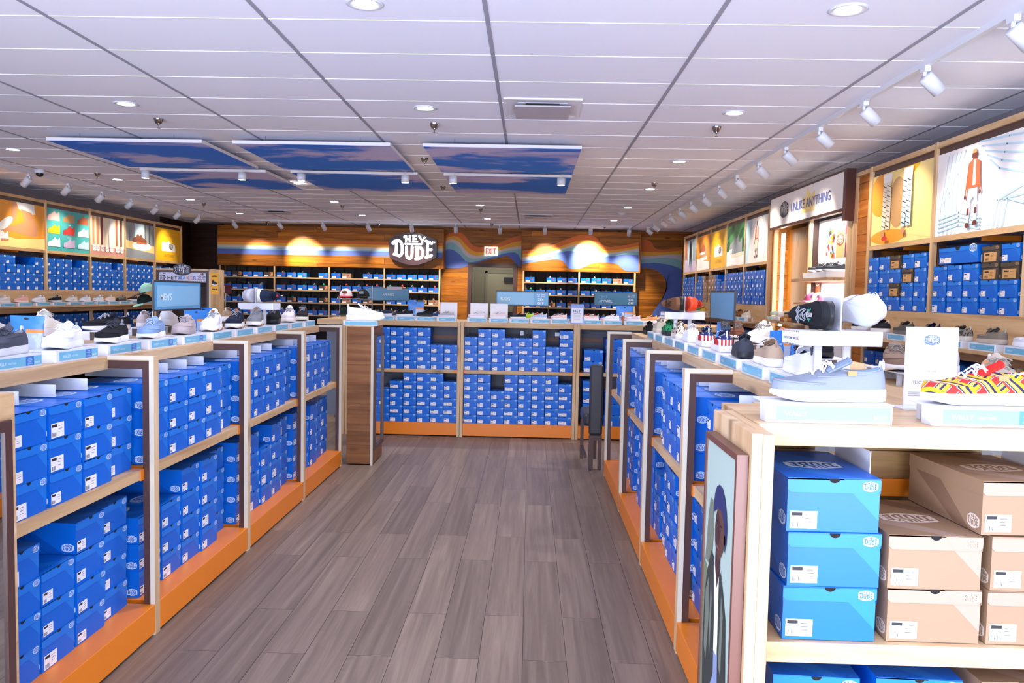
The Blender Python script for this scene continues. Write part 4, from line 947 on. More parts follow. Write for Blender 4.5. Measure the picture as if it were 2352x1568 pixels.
a = Art(Fr((3.3395, 9.36, 1.30), (0,-1,0), (0,0,1), (-1,0,0)), 1.15, 1.15)
a.p([(.02,.60),(.98,.60),(.98,.98),(.02,.98)], 'white'); a.p([(.04,.64),(.20,.64),(.20,.95),(.04,.95)], 'paleblue'); a.p([(.46,.62),(.66,.62),(.66,.96),(.46,.96)], 'tan'); a.p([(.67,.62),(.88,.62),(.88,.96),(.67,.96)], 'wine'); a.logo(.56,.79,.085,'brown','cream'); a.logo(.775,.79,.085,'cream','wine')
rz = random.Random(5)
for k in range(26): a.e(.26+.16*rz.random(), .64+.28*rz.random()**1.3, .02, .022, rz.choice(['yellow','red','teal','dark','green','orange']))
a.p([(.0,.24),(.12,.24),(.12,.56),(0,.56)], 'rust'); a.logo(.05,.40,.06,'white','rust'); a.p([(.46,.0),(1,.0),(1,.19),(.46,.19)], 'lilac')
a.m.build('printed_back', PG, t)
MB().box(3.04, 3.336, 8.245, 9.375, 1.755, 1.79).build('shelf', PINE_Y, t); MB().box(3.09, 3.395, 9.43, 10.64, 1.25, 1.28).build('shelf', PINE_Y, t)
MB().box(3.08, 3.336, 8.245, 9.375, 1.50, 1.52).build('shelf', PINE_Y, t)
for k, (z, pw_) in enumerate(((2.44, 4), (1.74, 2.5))):
    l = bpy.data.lights.new('shelf_light', 'AREA'); l.shape = 'RECTANGLE'; l.size = 0.06; l.size_y = 1.0; l.energy = pw_; l.color = (1, .97, .92)
    o = bpy.data.objects.new('shelf_light', l); COL.objects.link(o); o.location = (3.22, 8.81, z)
# folded shirts
def fold(col, seed):
    rr = random.Random(seed); t = thing('folded_shirt', 'x', 'shirt'); m = MB(); rows = []
    for i in range(7):
        v_ = i/6; row = []
        for j in range(20):
            an = 2*PI*j/20; ex = abs(math.cos(an))**.35*(1 if math.cos(an) > 0 else -1); ey = abs(math.sin(an))**.35*(1 if math.sin(an) > 0 else -1)
            sc_ = [.97, 1.0, 1.0, .99, .95, .6, .05][i]; row.append(Vector((ex*.055*sc_, ey*.13*sc_, [0,.01,.022,.034,.044,.05,.05][i]+rr.uniform(-.003,.003))))
        rows.append(row)
    m.grid(rows, 0, True); m.poly(rows[0][::-1], 0); m.build('folded_body', mat('cloth_'+col[1:], col, .9), t)
    m = MB(); m.tube([(-.03,-.1,.052),(-.02,-.06,.056),(.0,-.045,.057),(.02,-.06,.056),(.03,-.1,.052)], .004); m.build('collar', mat('cloth_'+col[1:], col, .9), t)
    return reg(t)
cols = [('#c8d8c8', 'pale green'), ('#e8e2e0', 'white'), ('#a3602c', 'rust brown'), ('#caa36c', 'tan'), ('#5c4434', 'dark brown')]
FO = [fold(c_, i) for i, (c_, _) in enumerate(cols)]
for k in range(8):
    c_ = [0,0,1,1,2,3,2,4][k]; y = 10.47-.14*k
    for j in range(2 if k in (1,3,5,6) else 1):
        place(FO[c_], (3.235, y, 1.2855+.062*j), (0,0,PI/2+rz.uniform(-.1,.1)), f'{cols[c_][1]} folded shirt, {ORD[k]} along the lit alcove shelf, {"upper" if j else "lower"} layer', 'folded shirts in the alcove')

# ================================================================== clearance racks on the back wall
def obox(cols_, name='open_shoe_box'):
    W, L, H = 0.205, 0.30, 0.105
    t = thing(name, 'x', 'shoe box'); m = MB(); c0, c1 = cols_[0], cols_[1]
    m.box(-W/2, W/2, 0, .004, 0, H, 0); m.box(-W/2, -W/2+.004, .004, L, 0, H, 0); m.box(W/2-.004, W/2, .004, L, 0, H, 0); m.box(-W/2+.004, W/2-.004, L-.004, L, 0, H, 0); m.box(-W/2+.004, W/2-.004, .004, L-.004, 0, .004, 0)
    F0 = Fr((0, 0, 0), (1,0,0), (0,0,1), (0,-1,0)); m.rect(F0, W*.18, W*.5, H*.2, H, .0006, 1)
    m.build('box_body', [c0, c1], t)
    m = MB(); R_ = Matrix.Translation((0, L-.006, H+.001)) @ Matrix.Rotation(-.22, 4, 'X'); x = MB(); x.box(-W/2, W/2, -.002, .002, 0, .135); m.add(x, R_); m.build('open_lid', CHAR, t)
    m = MB(); m.rect(F0, -W*.44, W*.0, H*.05, H*.36, .001, 0); m.build('size_label', LABELW, t)
    m = MB(); m.rect(F0, W*.12, W*.30, H*.48, H*.80, .0012, 0); m.build('price_dot', mat('sticker_red', '#b8243c', .5), t)
    return reg(t)
OB = [obox((BLUE, BLUE_L)), obox((CHAR, TAN)), obox((KRAFT, KRAFT_L))]
ON = ['blue', 'black', 'kraft']
def blob_shoes(col, sole):
    t = thing('boxed_shoe', 'x', 'shoe'); m = MB(); rows = []
    for i in range(9):
        v_ = i/8; y = -.12+.24*v_; r_ = .034*(1-.35*(2*v_-1)**2); h = [.02,.035,.045,.055,.07,.085,.09,.085,.05][i]
        rows.append([Vector((r_*math.cos(a_), y, max(0, h*math.sin(a_)))) for a_ in [PI*j/10 for j in range(11)]])
    m.grid(rows, 0); m.build('upper', col, t)
    x = MB(); x.box(-.034, .034, -.125, .125, -.016, 0); x.build('sole', sole, t)
    return reg(t)
SCL = [('#e9e7ea','white'),('#17171c','black'),('#6b7078','grey'),('#c23a3c','red'),('#2ba070','green'),('#b98c60','tan')]
BS = [blob_shoes(mat('knit_'+n_, c_, .8), mat('sole_white', '#e6e4e0', .6)) for c_, n_ in SCL]
def rack(x0, nb, zs, label, rname, seed):
    rr = random.Random(seed); t = thing('shoe_rack', label, 'shoe rack'); w = 1.24
    for i in range(nb+1):
        MB().box(x0+w*i-.018, x0+w*i+.018, YF-.005, YF+.035, 0, 2.07).build('post', PINE_Z, t)
        if i < nb:
            for z in zs+[.71, .43, .14]:
                MB().box(x0+w*i+.018, x0+w*(i+1)-.018, YF, YF+.37, z-.028, z).build('shelf', PINE_X, t)
    MB().box(x0, x0+w*nb, YF+.372, YF+.385, 0, 2.07).build('back_panel', mat('rack_back', '#17141a', .7), t)
    for i in range(nb):
        for zi, z in enumerate(zs):
            n = rr.choice((5, 5, 5)); pitch = 1.19/n; 
            for k in range(n):
                if rr.random() < .04: continue
                c_ = rr.choice((0,0,0,0,0,0,0,0,1,2)); x = x0+w*i+.025+pitch*(k+.5)
                lb = f'{["top","second","third","low"][zi]} shelf, {ORD[k]} place, {ORD[i]} bay, {rname}'
                place(OB[c_], (x, YF+.012+rr.uniform(0,.01), z+.0005), (0,0,rr.uniform(-.02,.02)), f'open {ON[c_]} box, {lb}', 'open boxes on the back racks')
                si = rr.choice((0,0,1,1,2,2,3,4,5) if zi else (1,1,2,5,1)); lift = rr.uniform(.015,.03) if zi else rr.uniform(0,.01)
                place(BS[si], (x+rr.uniform(-.035,.035), YF+.160, z+.05+lift), (0,0,rr.uniform(-.06,.06)+(PI if rr.random()<.5 else 0)), f'{SCL[si][1]} shoe in open box, {lb}', 'shoes in the open boxes')
rack(-7.0, 4, [1.83,1.55,1.27,.99], 'long dark shoe rack of four bays under the striped fascia', 'striped rack', 4)
rack(-.16, 2, [1.83,1.55,1.27,.99], 'shorter dark shoe rack of two bays under the wavy fascia', 'wavy rack', 8)
# ================================================================== shoes
def prof(pts, n):
    xs = [p[0] for p in pts]; ys = [p[1] for p in pts]; X, Y = smooth(xs, ys, 8)
    out = []
    for i in range(n+1):
        # even steps of an angle, so that heel and toe get more points
        t = (1-math.cos(PI*i/n))/2*xs[-1]; k = 0
        while k < len(X)-2 and X[k+1] < t: k += 1
        q = (t-X[k])/(X[k+1]-X[k] or 1); out.append((t, max(0, Y[k]*(1-q)+Y[k+1]*q)))
    return out
def shoe_meshes(style):
    L = 0.285; N = 18
    side = prof([(0,.0),(.004,.017),(.016,.028),(.05,.0345),(.10,.034),(.15,.040),(.195,.0475),(.235,.0455),(.262,.034),(.278,.018),(.285,.0)], N)
    side[0] = (0, 0); side[-1] = (L, 0)
    loop = [(w, y, i/N) for i, (y, w) in enumerate(side)] + [(-w, y, i/N) for i, (y, w) in list(enumerate(side))[-2:0:-1]]
    runner = style == 'runner'
    z0 = .030 if runner else .026
    def zs(y): return z0 + (.014*(1-y/L) + .006*max(0, (y/L-.75)/.25) if runner else .006*(1-y/L))
    def zb(y): t = y/L; return .012*max(0, (t-.72)/.28)**2 + (.004*max(0, (.10-t)/.1) if runner else 0)
    hh = {'moc': (.088, .064, .086), 'runner': (.112, .088, .105)}[style]
    M = {}
    out = lambda sc, zf: [Vector((x*sc, L/2+(y-L/2)*(1+(sc-1)*.55), zf(y))) for x, y, t in loop]
    m = MB()
    flare = 1.10 if runner else 1.05
    m.grid([out(.93, lambda y: zb(y)), out(flare*.98, lambda y: zb(y)+.004), out(flare, lambda y: zb(y)+.4*(zs(y)-zb(y))), out(flare*.985, lambda y: zs(y)-.003), out(1.0, lambda y: zs(y)+.001)], 0, True)
    m.poly(out(.93, lambda y: zb(y))[::-1], 1)
    if runner:
        a = out(flare*1.004, lambda y: zb(y)+.002); b_ = out(flare*1.004, lambda y: zb(y)+.0095*(1+.8*math.sin(y*40)))
        m.grid([a, b_], 1, True)
    else:
        k = 40
        for i in range(k):
            t = i/k*2*PI
    M['sole'] = m
    def S(j, u, extra=0.0):
        x, y, t = loop[j % len(loop)]
        sgn = 1 if (j % len(loop)) <= N else -1
        an = PI*t; cx = sgn*.0275*math.sin(an); cy = .066-.056*math.cos(an)
        if runner: cx *= .92; cy = .064-.054*math.cos(an)
        hc = hh[0]*(1-t)**2+2*t*(1-t)*hh[1]*.93+hh[2]*t*t if True else 0
        w = max(0, min(1, (t-.42)/.42)); w = w*w*(3-2*w)
        a1, b1 = 1-math.cos(u*PI/2), math.sin(u*PI/2)
        if u < .2: q = u/.2; a2 = .035*q*q; b2 = .42*q**.7
        else: q = (u-.2)/.8; a2 = .035+.965*q; b2 = .42+.58*q**1.15
        if runner: b2 = b2*.96
        a_, b_ = a1*(1-w)+a2*w, b1*(1-w)+b2*w
        bulge = 1+.05*math.sin(PI*min(1, u*1.6))*(1-w) if u < .62 else 1
        zz = zs(y)
        return Vector((x*bulge*(1-a_)+cx*a_, y*(1-a_)+cy*a_, zz+(hc-zz)*b_+extra))
    US = [0, .05, .10, .16, .20, .26, .36, .48, .60, .72, .84, .93, 1.0]
    m = MB(); m.grid([[S(j, u) for j in range(len(loop))] for u in US], 0, True)
    top = [S(j, 1.0) for j in range(len(loop))]
    cen = Vector((0, .064, 0))
    def inn(k, z=None, dz=0): return [Vector((p.x*k, cen.y+(p.y-cen.y)*k, (p.z+dz) if z is None else z)) for p in top]
    m.grid([top, inn(1.0, dz=.003), inn(.94, dz=.0035), inn(.88, dz=.0)], 0, True)
    M['upper'] = m
    m = MB(); m.grid([inn(.89, dz=.001), inn(.84, dz=-.012), inn(.92, z=.044), inn(.80, z=.038)], 0, True); m.poly(inn(.80, z=.038), 0); M['lining'] = m
    # centre line of the vamp, from toe to throat
    def V(u, x=0.0, dz=0.0):
        p = S(N, u); return Vector((x, p.y, p.z+dz-abs(x)**2*9))
    m = MB(); rows = []
    th = S(N, 1.0)
    for i in range(8):
        v_ = i/7; y = th.y+.030-.058*v_; z = th.z-.008+ (.030 if not runner else .040)*v_**.9; w = .022+.004*math.sin(PI*v_)
        if i == 7: w *= .6
        rows.append([Vector((w*math.sin(a_*.9), y-.006*(1-math.cos(a_)), z-.011*(1-math.cos(a_)))) for a_ in [-1.2+2.4*k/8 for k in range(9)]])
    m.grid(rows, 0); m.grid([[p+Vector((0,-.004,-.003)) for p in r_] for r_ in rows], 0); m.tube([rows[-1][k] for k in range(9)], .003, 6); m.tube([r_[0] for r_ in rows], .0025, 6); m.tube([r_[-1] for r_ in rows], .0025, 6); M['tongue'] = m
    m = MB()
    for k, u in enumerate((.93, .80, .67)):
        w = .019-.0015*k; m.tube([V(u, -w, -.001), V(u, -w*.5, .006), V(u, 0, .008), V(u, w*.5, .006), V(u, w, -.001)], .0023, 6)
        if k < 2: m.tube([V(u, w, .0), V(u-.06, 0, .0075), V(u-.13, -w, .0)], .0021, 6)
    b0 = V(.93, 0, .010)
    for s_ in (-1, 1):
        m.tube([b0, b0+Vector((s_*.014, .006, .007)), b0+Vector((s_*.030, .012, -.001)), b0+Vector((s_*.026, .002, -.006)), b0+Vector((s_*.008, 0, .0))], .0021, 6)
        m.tube([b0, b0+Vector((s_*.010, .020, .002)), b0+Vector((s_*.022, .034, -.014))], .0020, 6)
    M['laces'] = m
    if not runner:
        m = MB(); js = [j for j in range(len(loop)) if loop[j][2] > .50]; js = list(range(min(js), len(loop)-min(js)+1))
        m.tube([S(j, .205) + (Vector((0,0,.0015))) for j in js], .0026, 6)
        m.tube([S(j, .60)+Vector((0,0,.001)) for j in list(range(6, 15))], .0014, 5); m.tube([S(j, .60)+Vector((0,0,.001)) for j in range(len(loop)-14, len(loop)-5)], .0014, 5)
        M['seam'] = m
    else:
        m = MB()
        for s_ in (0, 1):
            js = list(range(0, 8)) if s_ == 0 else list(range(len(loop)-8, len(loop)+1))
            m.grid([[S(j, u)+(S(j, u)-Vector((0, S(j, u).y, .06))).normalized()*.0016 for j in js] for u in (.02, .15, .3, .45, .58)], 0)
        M['heel_counter'] = m
    m = MB(); hp_ = S(0, 1.0); m.tube([hp_+Vector((0,-.001,-.018)), hp_+Vector((0,-.006,-.004)), hp_+Vector((0,-.005,.012)), hp_+Vector((0,.002,.013)), hp_+Vector((0,.004,-.002))], .0035, 6); M['heel_tab'] = m
    m = MB(); c = th+Vector((0, .008, .018)); fr = Fr(c+Vector((0,.001,.003)), (1,0,0), (0,-.72,.7)); m.ell(fr, 0, 0, .012, .008, .003, 0, 16); m.ell(fr, 0, 0, .012, .008, .0042, 0, 16); M['tongue_patch'] = m
    return {k: v.mesh(k, [WHITE, WHITE]) for k, v in M.items()}
SM = {st: shoe_meshes(st) for st in ('moc', 'runner')}
def cloth(h): return mat('knit_'+h[1:], h, 0.85, spec=.25, bump=0.35, nscale=260)
def rub(h): return mat('rubber_'+h[1:], h, 0.5, spec=.35)
def plaid():
    m = bpy.data.materials.new('plaid_cloth'); m.use_nodes = True; nt = m.node_tree; b = nt.nodes['Principled BSDF']; L = nt.links.new; b.inputs['Roughness'].default_value = .85
    tc = nd(nt, 'ShaderNodeTexCoord'); sp_ = nd(nt, 'ShaderNodeSeparateXYZ'); L(tc.outputs['Object'], sp_.inputs[0])
    az = nd(nt, 'ShaderNodeMath', operation='ADD'); L(sp_.outputs[2], az.inputs[0]); ab = nd(nt, 'ShaderNodeMath', operation='ABSOLUTE'); L(sp_.outputs[0], ab.inputs[0]); sb = nd(nt, 'ShaderNodeMath', operation='MULTIPLY'); sb.inputs[1].default_value = -.8; L(ab.outputs[0], sb.inputs[0]); L(sb.outputs[0], az.inputs[1])
    cols_ = []
    for sg in (1, -1):
        mu = nd(nt, 'ShaderNodeMath', operation='MULTIPLY_ADD'); mu.inputs[1].default_value = sg*1.0; L(az.outputs[0], mu.inputs[0]); L(sp_.outputs[1], mu.inputs[2])
        sc_ = nd(nt, 'ShaderNodeMath', operation='MULTIPLY'); sc_.inputs[1].default_value = 13.5; L(mu.outputs[0], sc_.inputs[0]); f_ = nd(nt, 'ShaderNodeMath', operation='FRACT'); L(sc_.outputs[0], f_.inputs[0])
        r_ = nd(nt, 'ShaderNodeValToRGB'); r_.color_ramp.interpolation = 'CONSTANT'; e = r_.color_ramp.elements; st_ = [(0,'#d8241f'),(.28,'#ffffff'),(.31,'#d8241f'),(.35,'#f0a818'),(.52,'#1c1c48'),(.64,'#f0a818'),(.70,'#ffffff'),(.73,'#f0a818'),(.80,'#1c1c48'),(.86,'#ffffff'),(.89,'#d8241f')]
        e[0].position = 0; e[0].color = hexc(st_[0][1]); e[1].position = st_[1][0]; e[1].color = hexc(st_[1][1])
        for p_, c_ in st_[2:]: x = e.new(p_); x.color = hexc(c_)
        L(f_.outputs[0], r_.inputs[0])
        g_ = nd(nt, 'ShaderNodeMath', operation='GREATER_THAN'); g_.inputs[1].default_value = .35; L(f_.outputs[0], g_.inputs[0]); cols_.append((r_.outputs[0], g_.outputs[0], f_))
    ck = nd(nt, 'ShaderNodeMath', operation='MULTIPLY'); L(cols_[1][1], ck.inputs[0]); ck.inputs[1].default_value = 1.0
    mx = nd(nt, 'ShaderNodeMix', data_type='RGBA'); L(ck.outputs[0], mx.inputs[0]); L(cols_[0][0], mx.inputs[6]); L(cols_[1][0], mx.inputs[7])
    L(mx.outputs[2], b.inputs['Base Color']); return m
def spotted(name, base, spot_, scale, thr):
    m = bpy.data.materials.new(name); m.use_nodes = True; nt = m.node_tree; b = nt.nodes['Principled BSDF']; L = nt.links.new; b.inputs['Roughness'].default_value = .85
    tc = nd(nt, 'ShaderNodeTexCoord'); n = nd(nt, 'ShaderNodeTexNoise'); n.inputs['Scale'].default_value = scale; L(tc.outputs['Object'], n.inputs['Vector'])
    r_ = nd(nt, 'ShaderNodeValToRGB'); r_.color_ramp.interpolation = 'CONSTANT'; e = r_.color_ramp.elements; e[0].color = hexc(base); e[1].position = thr; e[1].color = hexc(spot_); L(n.outputs['Fac'], r_.inputs[0]); L(r_.outputs[0], b.inputs['Base Color']); return m
def flag_mat():
    m = bpy.data.materials.new('star_stripe_cloth'); m.use_nodes = True; nt = m.node_tree; b = nt.nodes['Principled BSDF']; L = nt.links.new; b.inputs['Roughness'].default_value = .85
    tc = nd(nt, 'ShaderNodeTexCoord'); vo = nd(nt, 'ShaderNodeTexVoronoi'); vo.inputs['Scale'].default_value = 70; vo.inputs['Randomness'].default_value = .2; L(tc.outputs['Object'], vo.inputs['Vector'])
    st_ = nd(nt, 'ShaderNodeMath', operation='LESS_THAN'); st_.inputs[1].default_value = .28; L(vo.outputs['Distance'], st_.inputs[0])
    a = nd(nt, 'ShaderNodeMix', data_type='RGBA'); a.inputs[6].default_value = hexc('#1d2a5e'); a.inputs[7].default_value = hexc('#f0f0f4'); L(st_.outputs[0], a.inputs[0])
    sp_ = nd(nt, 'ShaderNodeSeparateXYZ'); L(tc.outputs['Object'], sp_.inputs[0]); w = nd(nt, 'ShaderNodeMath', operation='MULTIPLY'); w.inputs[1].default_value = 60; L(sp_.outputs[0], w.inputs[0]); f_ = nd(nt, 'ShaderNodeMath', operation='FRACT'); L(w.outputs[0], f_.inputs[0]); g_ = nd(nt, 'ShaderNodeMath', operation='GREATER_THAN'); g_.inputs[1].default_value = .5; L(f_.outputs[0], g_.inputs[0])
    s2 = nd(nt, 'ShaderNodeMix', data_type='RGBA'); s2.inputs[6].default_value = hexc('#f0eef0'); s2.inputs[7].default_value = hexc('#b8202c'); L(g_.outputs[0], s2.inputs[0])
    hi = nd(nt, 'ShaderNodeMath', operation='GREATER_THAN'); hi.inputs[1].default_value = .062; L(sp_.outputs[2], hi.inputs[0])
    o_ = nd(nt, 'ShaderNodeMix', data_type='RGBA'); L(hi.outputs[0], o_.inputs[0]); L(s2.outputs[2], o_.inputs[6]); L(a.outputs[2], o_.inputs[7]); L(o_.outputs[2], b.inputs['Base Color']); return m
PLAID = plaid(); LEO = spotted('leopard_cloth', '#d9cdb8', '#3c2f28', 90, .53); CAMO = spotted('camo_cloth', '#8a8072', '#3d3a33', 40, .5); GREENP = spotted('green_cloth', '#1f9a5c', '#0e3a2a', 45, .55); STAR = flag_mat(); SPLAT = spotted('spotted_white', '#ececef', '#3a3a44', 60, .58)
def shoe(name, style, pos, rot, up, sole='#eeecea', lin='#c8c8cc', lace=None, tongue=None, patch=None, label='x', group=None, scale=1.0, out=None, tab=None, cat='shoe'):
    """one shoe at POS; rot is a turn about the vertical or a full rotation matrix"""
    t = thing(name, label, cat, group=group)
    t.scale = (scale,)*3
    if isinstance(rot, (int, float)): t.rotation_euler = (0, 0, rot); R3 = Matrix.Rotation(rot, 3, 'Z')
    else: t.rotation_mode = 'QUATERNION'; t.rotation_quaternion = rot.to_quaternion(); R3 = rot
    t.location = Vector(pos) - R3 @ Vector((0, .1425*scale, 0))
    u = up if not isinstance(up, str) else cloth(up)
    mm = {'sole': rub(sole), 'upper': u, 'lining': cloth(lin), 'tongue': (tongue if not isinstance(tongue, str) else cloth(tongue)) if tongue else u, 'laces': cloth(lace or lin), 'seam': u, 'heel_counter': cloth(tab) if tab else u, 'heel_tab': cloth(tab or sole), 'tongue_patch': cloth(patch) if patch else None}
    for k, me in SM[style].items():
        if mm[k] is None: continue
        o = bpy.data.objects.new(k, me); COL.objects.link(o); o.parent = t
        for i, sl in enumerate(o.material_slots): sl.link = 'OBJECT'; sl.material = (rub(out) if (i == 1 and out) else mm[k])
    return t
# ------------------------------------------------------------------ risers with their price strips
def riser(w, dp, h, promo, name='shoe_riser', first='WALLY', price='$64.99', plain=False):
    t = thing(name, 'x', 'display riser'); m = MB(); th = .003; r_ = .008
    # a bent white sheet: front face with rounded ends, top, one open end leg
    m.box(-w/2+r_, w/2-r_, 0, th, 0, h); m.box(-w/2, w/2, .0005, dp, h-th, h+.0004); m.box(-w/2, -w/2+th, r_, dp*.45, 0, h-th); m.box(w/2-th, w/2, r_, dp*.45, 0, h-th)
    for s_ in (-1, 1):
        pts = [(s_*(w/2-r_+r_*math.sin(a_)), r_-r_*math.cos(a_)) for a_ in [PI/2*k/6 for k in range(7)]]
        m.grid([[Vector((x, y, z)) for x, y in pts] for z in (0, h)], 0)
    m.box(-w/2+.02, -w/2+.023, dp-.02, dp, 0, h-th); m.box(w/2-.023, w/2-.02, dp-.02, dp, 0, h-th)
    m.build('riser_body', WHITE, t)
    fr = Fr((0, -.0012, 0), (1,0,0), (0,0,1), (0,-1,0)); m = MB(); b0, b1 = h*.14, h*.86; a0, a1 = -w/2+.024, w/2-.006
    m.fbox(fr, a0, a1, b0, b1, -.0012, 0, 0)
    if not plain:
        m.text(fr, first, h*.34, a0+.02, h*.36, .0006, 2, bold=.012)
        m.text(fr, price, h*.24, a1-.012, h*.26, .0006, 2, 'RIGHT', bold=.012)
        if promo:
            m.rect(fr, a0+(a1-a0)*.66, a0+(a1-a0)*.83, b0, b1, .0004, 1)
            for k, tx_ in enumerate(('THIS ITEM', 'IS EXCLUDED', 'FROM ALL', 'PROMOTIONS')): m.text(fr, tx_, h*.10, a0+(a1-a0)*.745, h*(.66-.14*k), .0008, 2, 'CENTER', bold=.01)
            m.text(fr, 'HEATHER', h*.22, a0+.085, h*.38, .0006, 2)
    m.build('price_label', [TAGBLUE, TAGDARK, TAGTXT], t)
    return reg(t)
RI = riser(.31, .125, .048, False); RP2 = riser(.31, .125, .048, True); RK = riser(.21, .11, .045, False, first='WENDY', price='$44.99'); RPL = riser(.31, .125, .048, False, plain=True)
RH = .0485
# ---- mirror counter, the front row: toes to the camera
FR_L = [('moc','#4c4f5c','#d8d8dc','charcoal'),('moc','#eceef6','#eceef6','bright white'),('moc','#17181d','#eeeeee','black white-soled'),('moc','#7f9bc4','#f0eee6','sky blue'),('moc','#b3a5a6','#a3989a','dusty taupe'),
        ('runner','#ecebf0','#efeef0','white gum-soled'),('runner','#1b2138','#eceae6','navy gum-soled'),('runner','#85868c','#ece9e4','grey gum-soled'),('runner','#15161c','#1c1d24','all-black'),('runner','#e6dedd','#e6dcd8','cream'),('runner','#26242a','#e4dccc','dark brown tan-soled')]
for k, (st, c_, so, nm) in enumerate(FR_L):
    y0 = 2.70+.386*k if k else 2.69; pr = RP2 if k < 5 else RI
    place(pr, (-1.868, y0+.155, CT+.0005), PI/2, f'white riser under the {nm} shoe on the mirror counter', 'risers on the mirror counter')
    lac = {'bright white': '#dfe2ea', 'sky blue': '#9fb4d2', 'dusty taupe': '#97939c'}.get(nm, '#3a3d46' if k in (0, 2) else None)
    shoe('sneaker' if st == 'runner' else 'moccasin_shoe', st, (-1.935, y0+.17, CT+RH+.001), PI+.16 if k else PI+.05, c_, so, '#8f929a' if k != 1 else '#c9ccd6', lac, patch='#9a5c38' if k in (5, 6, 7) else None, out='#9a6a3c' if k in (5,6,7) else None,
         label=f'{nm} shoe with its toe to the aisle mouth, on the mirror counter', group='front row on the mirror counter', tab='#8b8d95' if k in (1, 2) else None, tongue={'black white-soled': '#2a2b31'}.get(nm))
BK_L = [('#e6e4e6','pale grey',2.95),('#dedbdc','off-white',3.62),('#f0ede6','cream and white',4.05),('#1c1c22','soft black',4.62),('#c8b8b8','rose grey',5.1),('#e8e8ee','plain white',5.42),('#b9aa98','sand',5.95),('#a08a72','light brown',6.5)]
for k, (c_, nm, y) in enumerate(BK_L):
    place(RPL, (-2.56, y, CT+.0005), -PI/2, f'white riser in the back row under the {nm} shoe, mirror counter', 'back row risers')
    shoe('sneaker', 'runner' if k in (1, 2, 5) else 'moc', (-2.49, y, CT+RH+.001), .25 if k != 3 else 2.6, c_, '#e4e2e4', '#b4b4ba', label=f'{nm} shoe in the back row of the mirror counter', group='back row on the mirror counter')
# ---- portrait counter, the front row: heels to the camera
FR_R = [('moc','#eceef4','#f2f1f2','#1a1838','white shoe with a navy lining'),('moc','#b39c86','#f0eeee','#6d6055','tan shoe with a white sole'),('moc','#3a3d48','#26272d','#8a8f9a','charcoal shoe with a grey collar'),('moc',None,'#ece8e4','#b8c0d0','white shoe with a flag-print back'),
        ('moc',None,'#ece8e4','#20242e','dark shoe with stars and stripes'),('moc','#f1f1f4','#f1f1f4','#c0bcb8','white shoe with a round brown heel patch'),('moc',None,'#ece6e0','#7c6e62','leopard-print shoe'),('moc',None,'#2a2c2c','#101413','green patterned shoe'),('moc','#cfc2ac','#d6ccb8','#8f8474','beige shoe'),('moc','#2c2a28','#1c1b1b','#3e3b38','dark brown shoe'),('moc','#15161a','#111216','#2a2b30','black shoe')]
for k, (st, c_, so, li, nm) in enumerate(FR_R):
    y1 = 2.97+.385*k; yc = y1-.15
    if k < 9: place(RI if k < 7 else RPL, (.895, yc, CT+.0005), -PI/2, f'white riser under the {nm}, portrait counter', 'risers on the portrait counter', (1,1,1))
    up = c_ or {3: STAR, 4: STAR, 6: LEO, 7: GREENP}[k]
    if k < 9 :
        t = shoe('moccasin_shoe', st, (.965, yc, CT+RH+.001), -.12 if k != 2 else -.2, up, so, li, label=f'{nm}, heel to the camera, on the portrait counter', group='front row on the portrait counter', tab={0: '#4a4e5a', 1: '#a58f7a', 5: '#9a5a3c'}.get(k, so), lace='#2d2f36' if k == 2 else None)
    else:
        shoe('moccasin_shoe', st, (1.0, yc-.01, CT+.0012), -.1, up, so, li, label=f'{nm} standing straight on the far end of the portrait counter', group='front row on the portrait counter')
BK_R = [('#8a7260','brown',3.10,'moc'),('#b8a898','stone',2.42,'moc'),('#cdd2da','pale grey navy-lined',2.765,'runner'),('#15151a','black',3.72,'moc'),('#9996a6','lilac grey',4.3,'moc'),('#eae4dc','ivory',4.72,'runner'),('#7a4a34','rust brown',5.22,'moc'),('#2c4058','denim blue',5.56,'moc')]
for k, (c_, nm, y, st) in enumerate(BK_R):
    xx = 1.36 if k > 2 else 1.42
    place(RPL, (xx+.07, y, CT+.0005), PI/2, f'white riser in the back row under the {nm} shoe, portrait counter', 'back row risers')
    shoe('moccasin_shoe', st, (xx, y, CT+RH+.001), PI-.3 if k not in (2, 5) else PI-.7, c_, '#eae6e4' if k != 3 else '#202026', '#8d857c' if k != 2 else '#1d2136', patch='#a8683c' if k in (3, 4) else None, label=f'{nm} shoe in the back row of the portrait counter', group='back row on the portrait counter')
# ---- on the near end unit
place(RI, (.742, 1.955, 1.2485), 0, 'white riser with pale price strip under the light grey-blue shoe, near unit', 'risers on the near unit')
place(RP2, (1.147, 1.955, 1.2485), 0, 'white riser with pale price strip under the plaid shoe, near unit', 'risers on the near unit')
t = shoe('moccasin_shoe', 'moc', (.757, 2.02, 1.2485+RH+.001), PI/2, '#7a818f', '#f2f1f3', '#8fb4dc', lace='#f3f3f5', tongue='#6f7c92', label='light grey-blue slip-on shoe with white laces on the near unit', tab='#dfe9f2', group='shoes on the near unit')
m = MB(); m.box(-.037, -.0345, .085, .107, .066, .078); m.build('leather_tag', mat('leather_tan', '#c07a4c', .6), t)
t = shoe('moccasin_shoe', 'moc', (1.135, 2.02, 1.2485+RH+.001), PI/2, PLAID, '#f4f3f4', '#e4eee8', lace='#f6f3f4', tongue='#d8241f', patch='#b8845c', label='red, yellow and navy plaid slip-on shoe on the near unit', group='shoes on the near unit', tab='#f4f3f4')
m = MB(); m.box(-.038, -.0355, .09, .115, .062, .076); m.build('leather_tag', mat('leather_tan', '#c07a4c', .6), t)
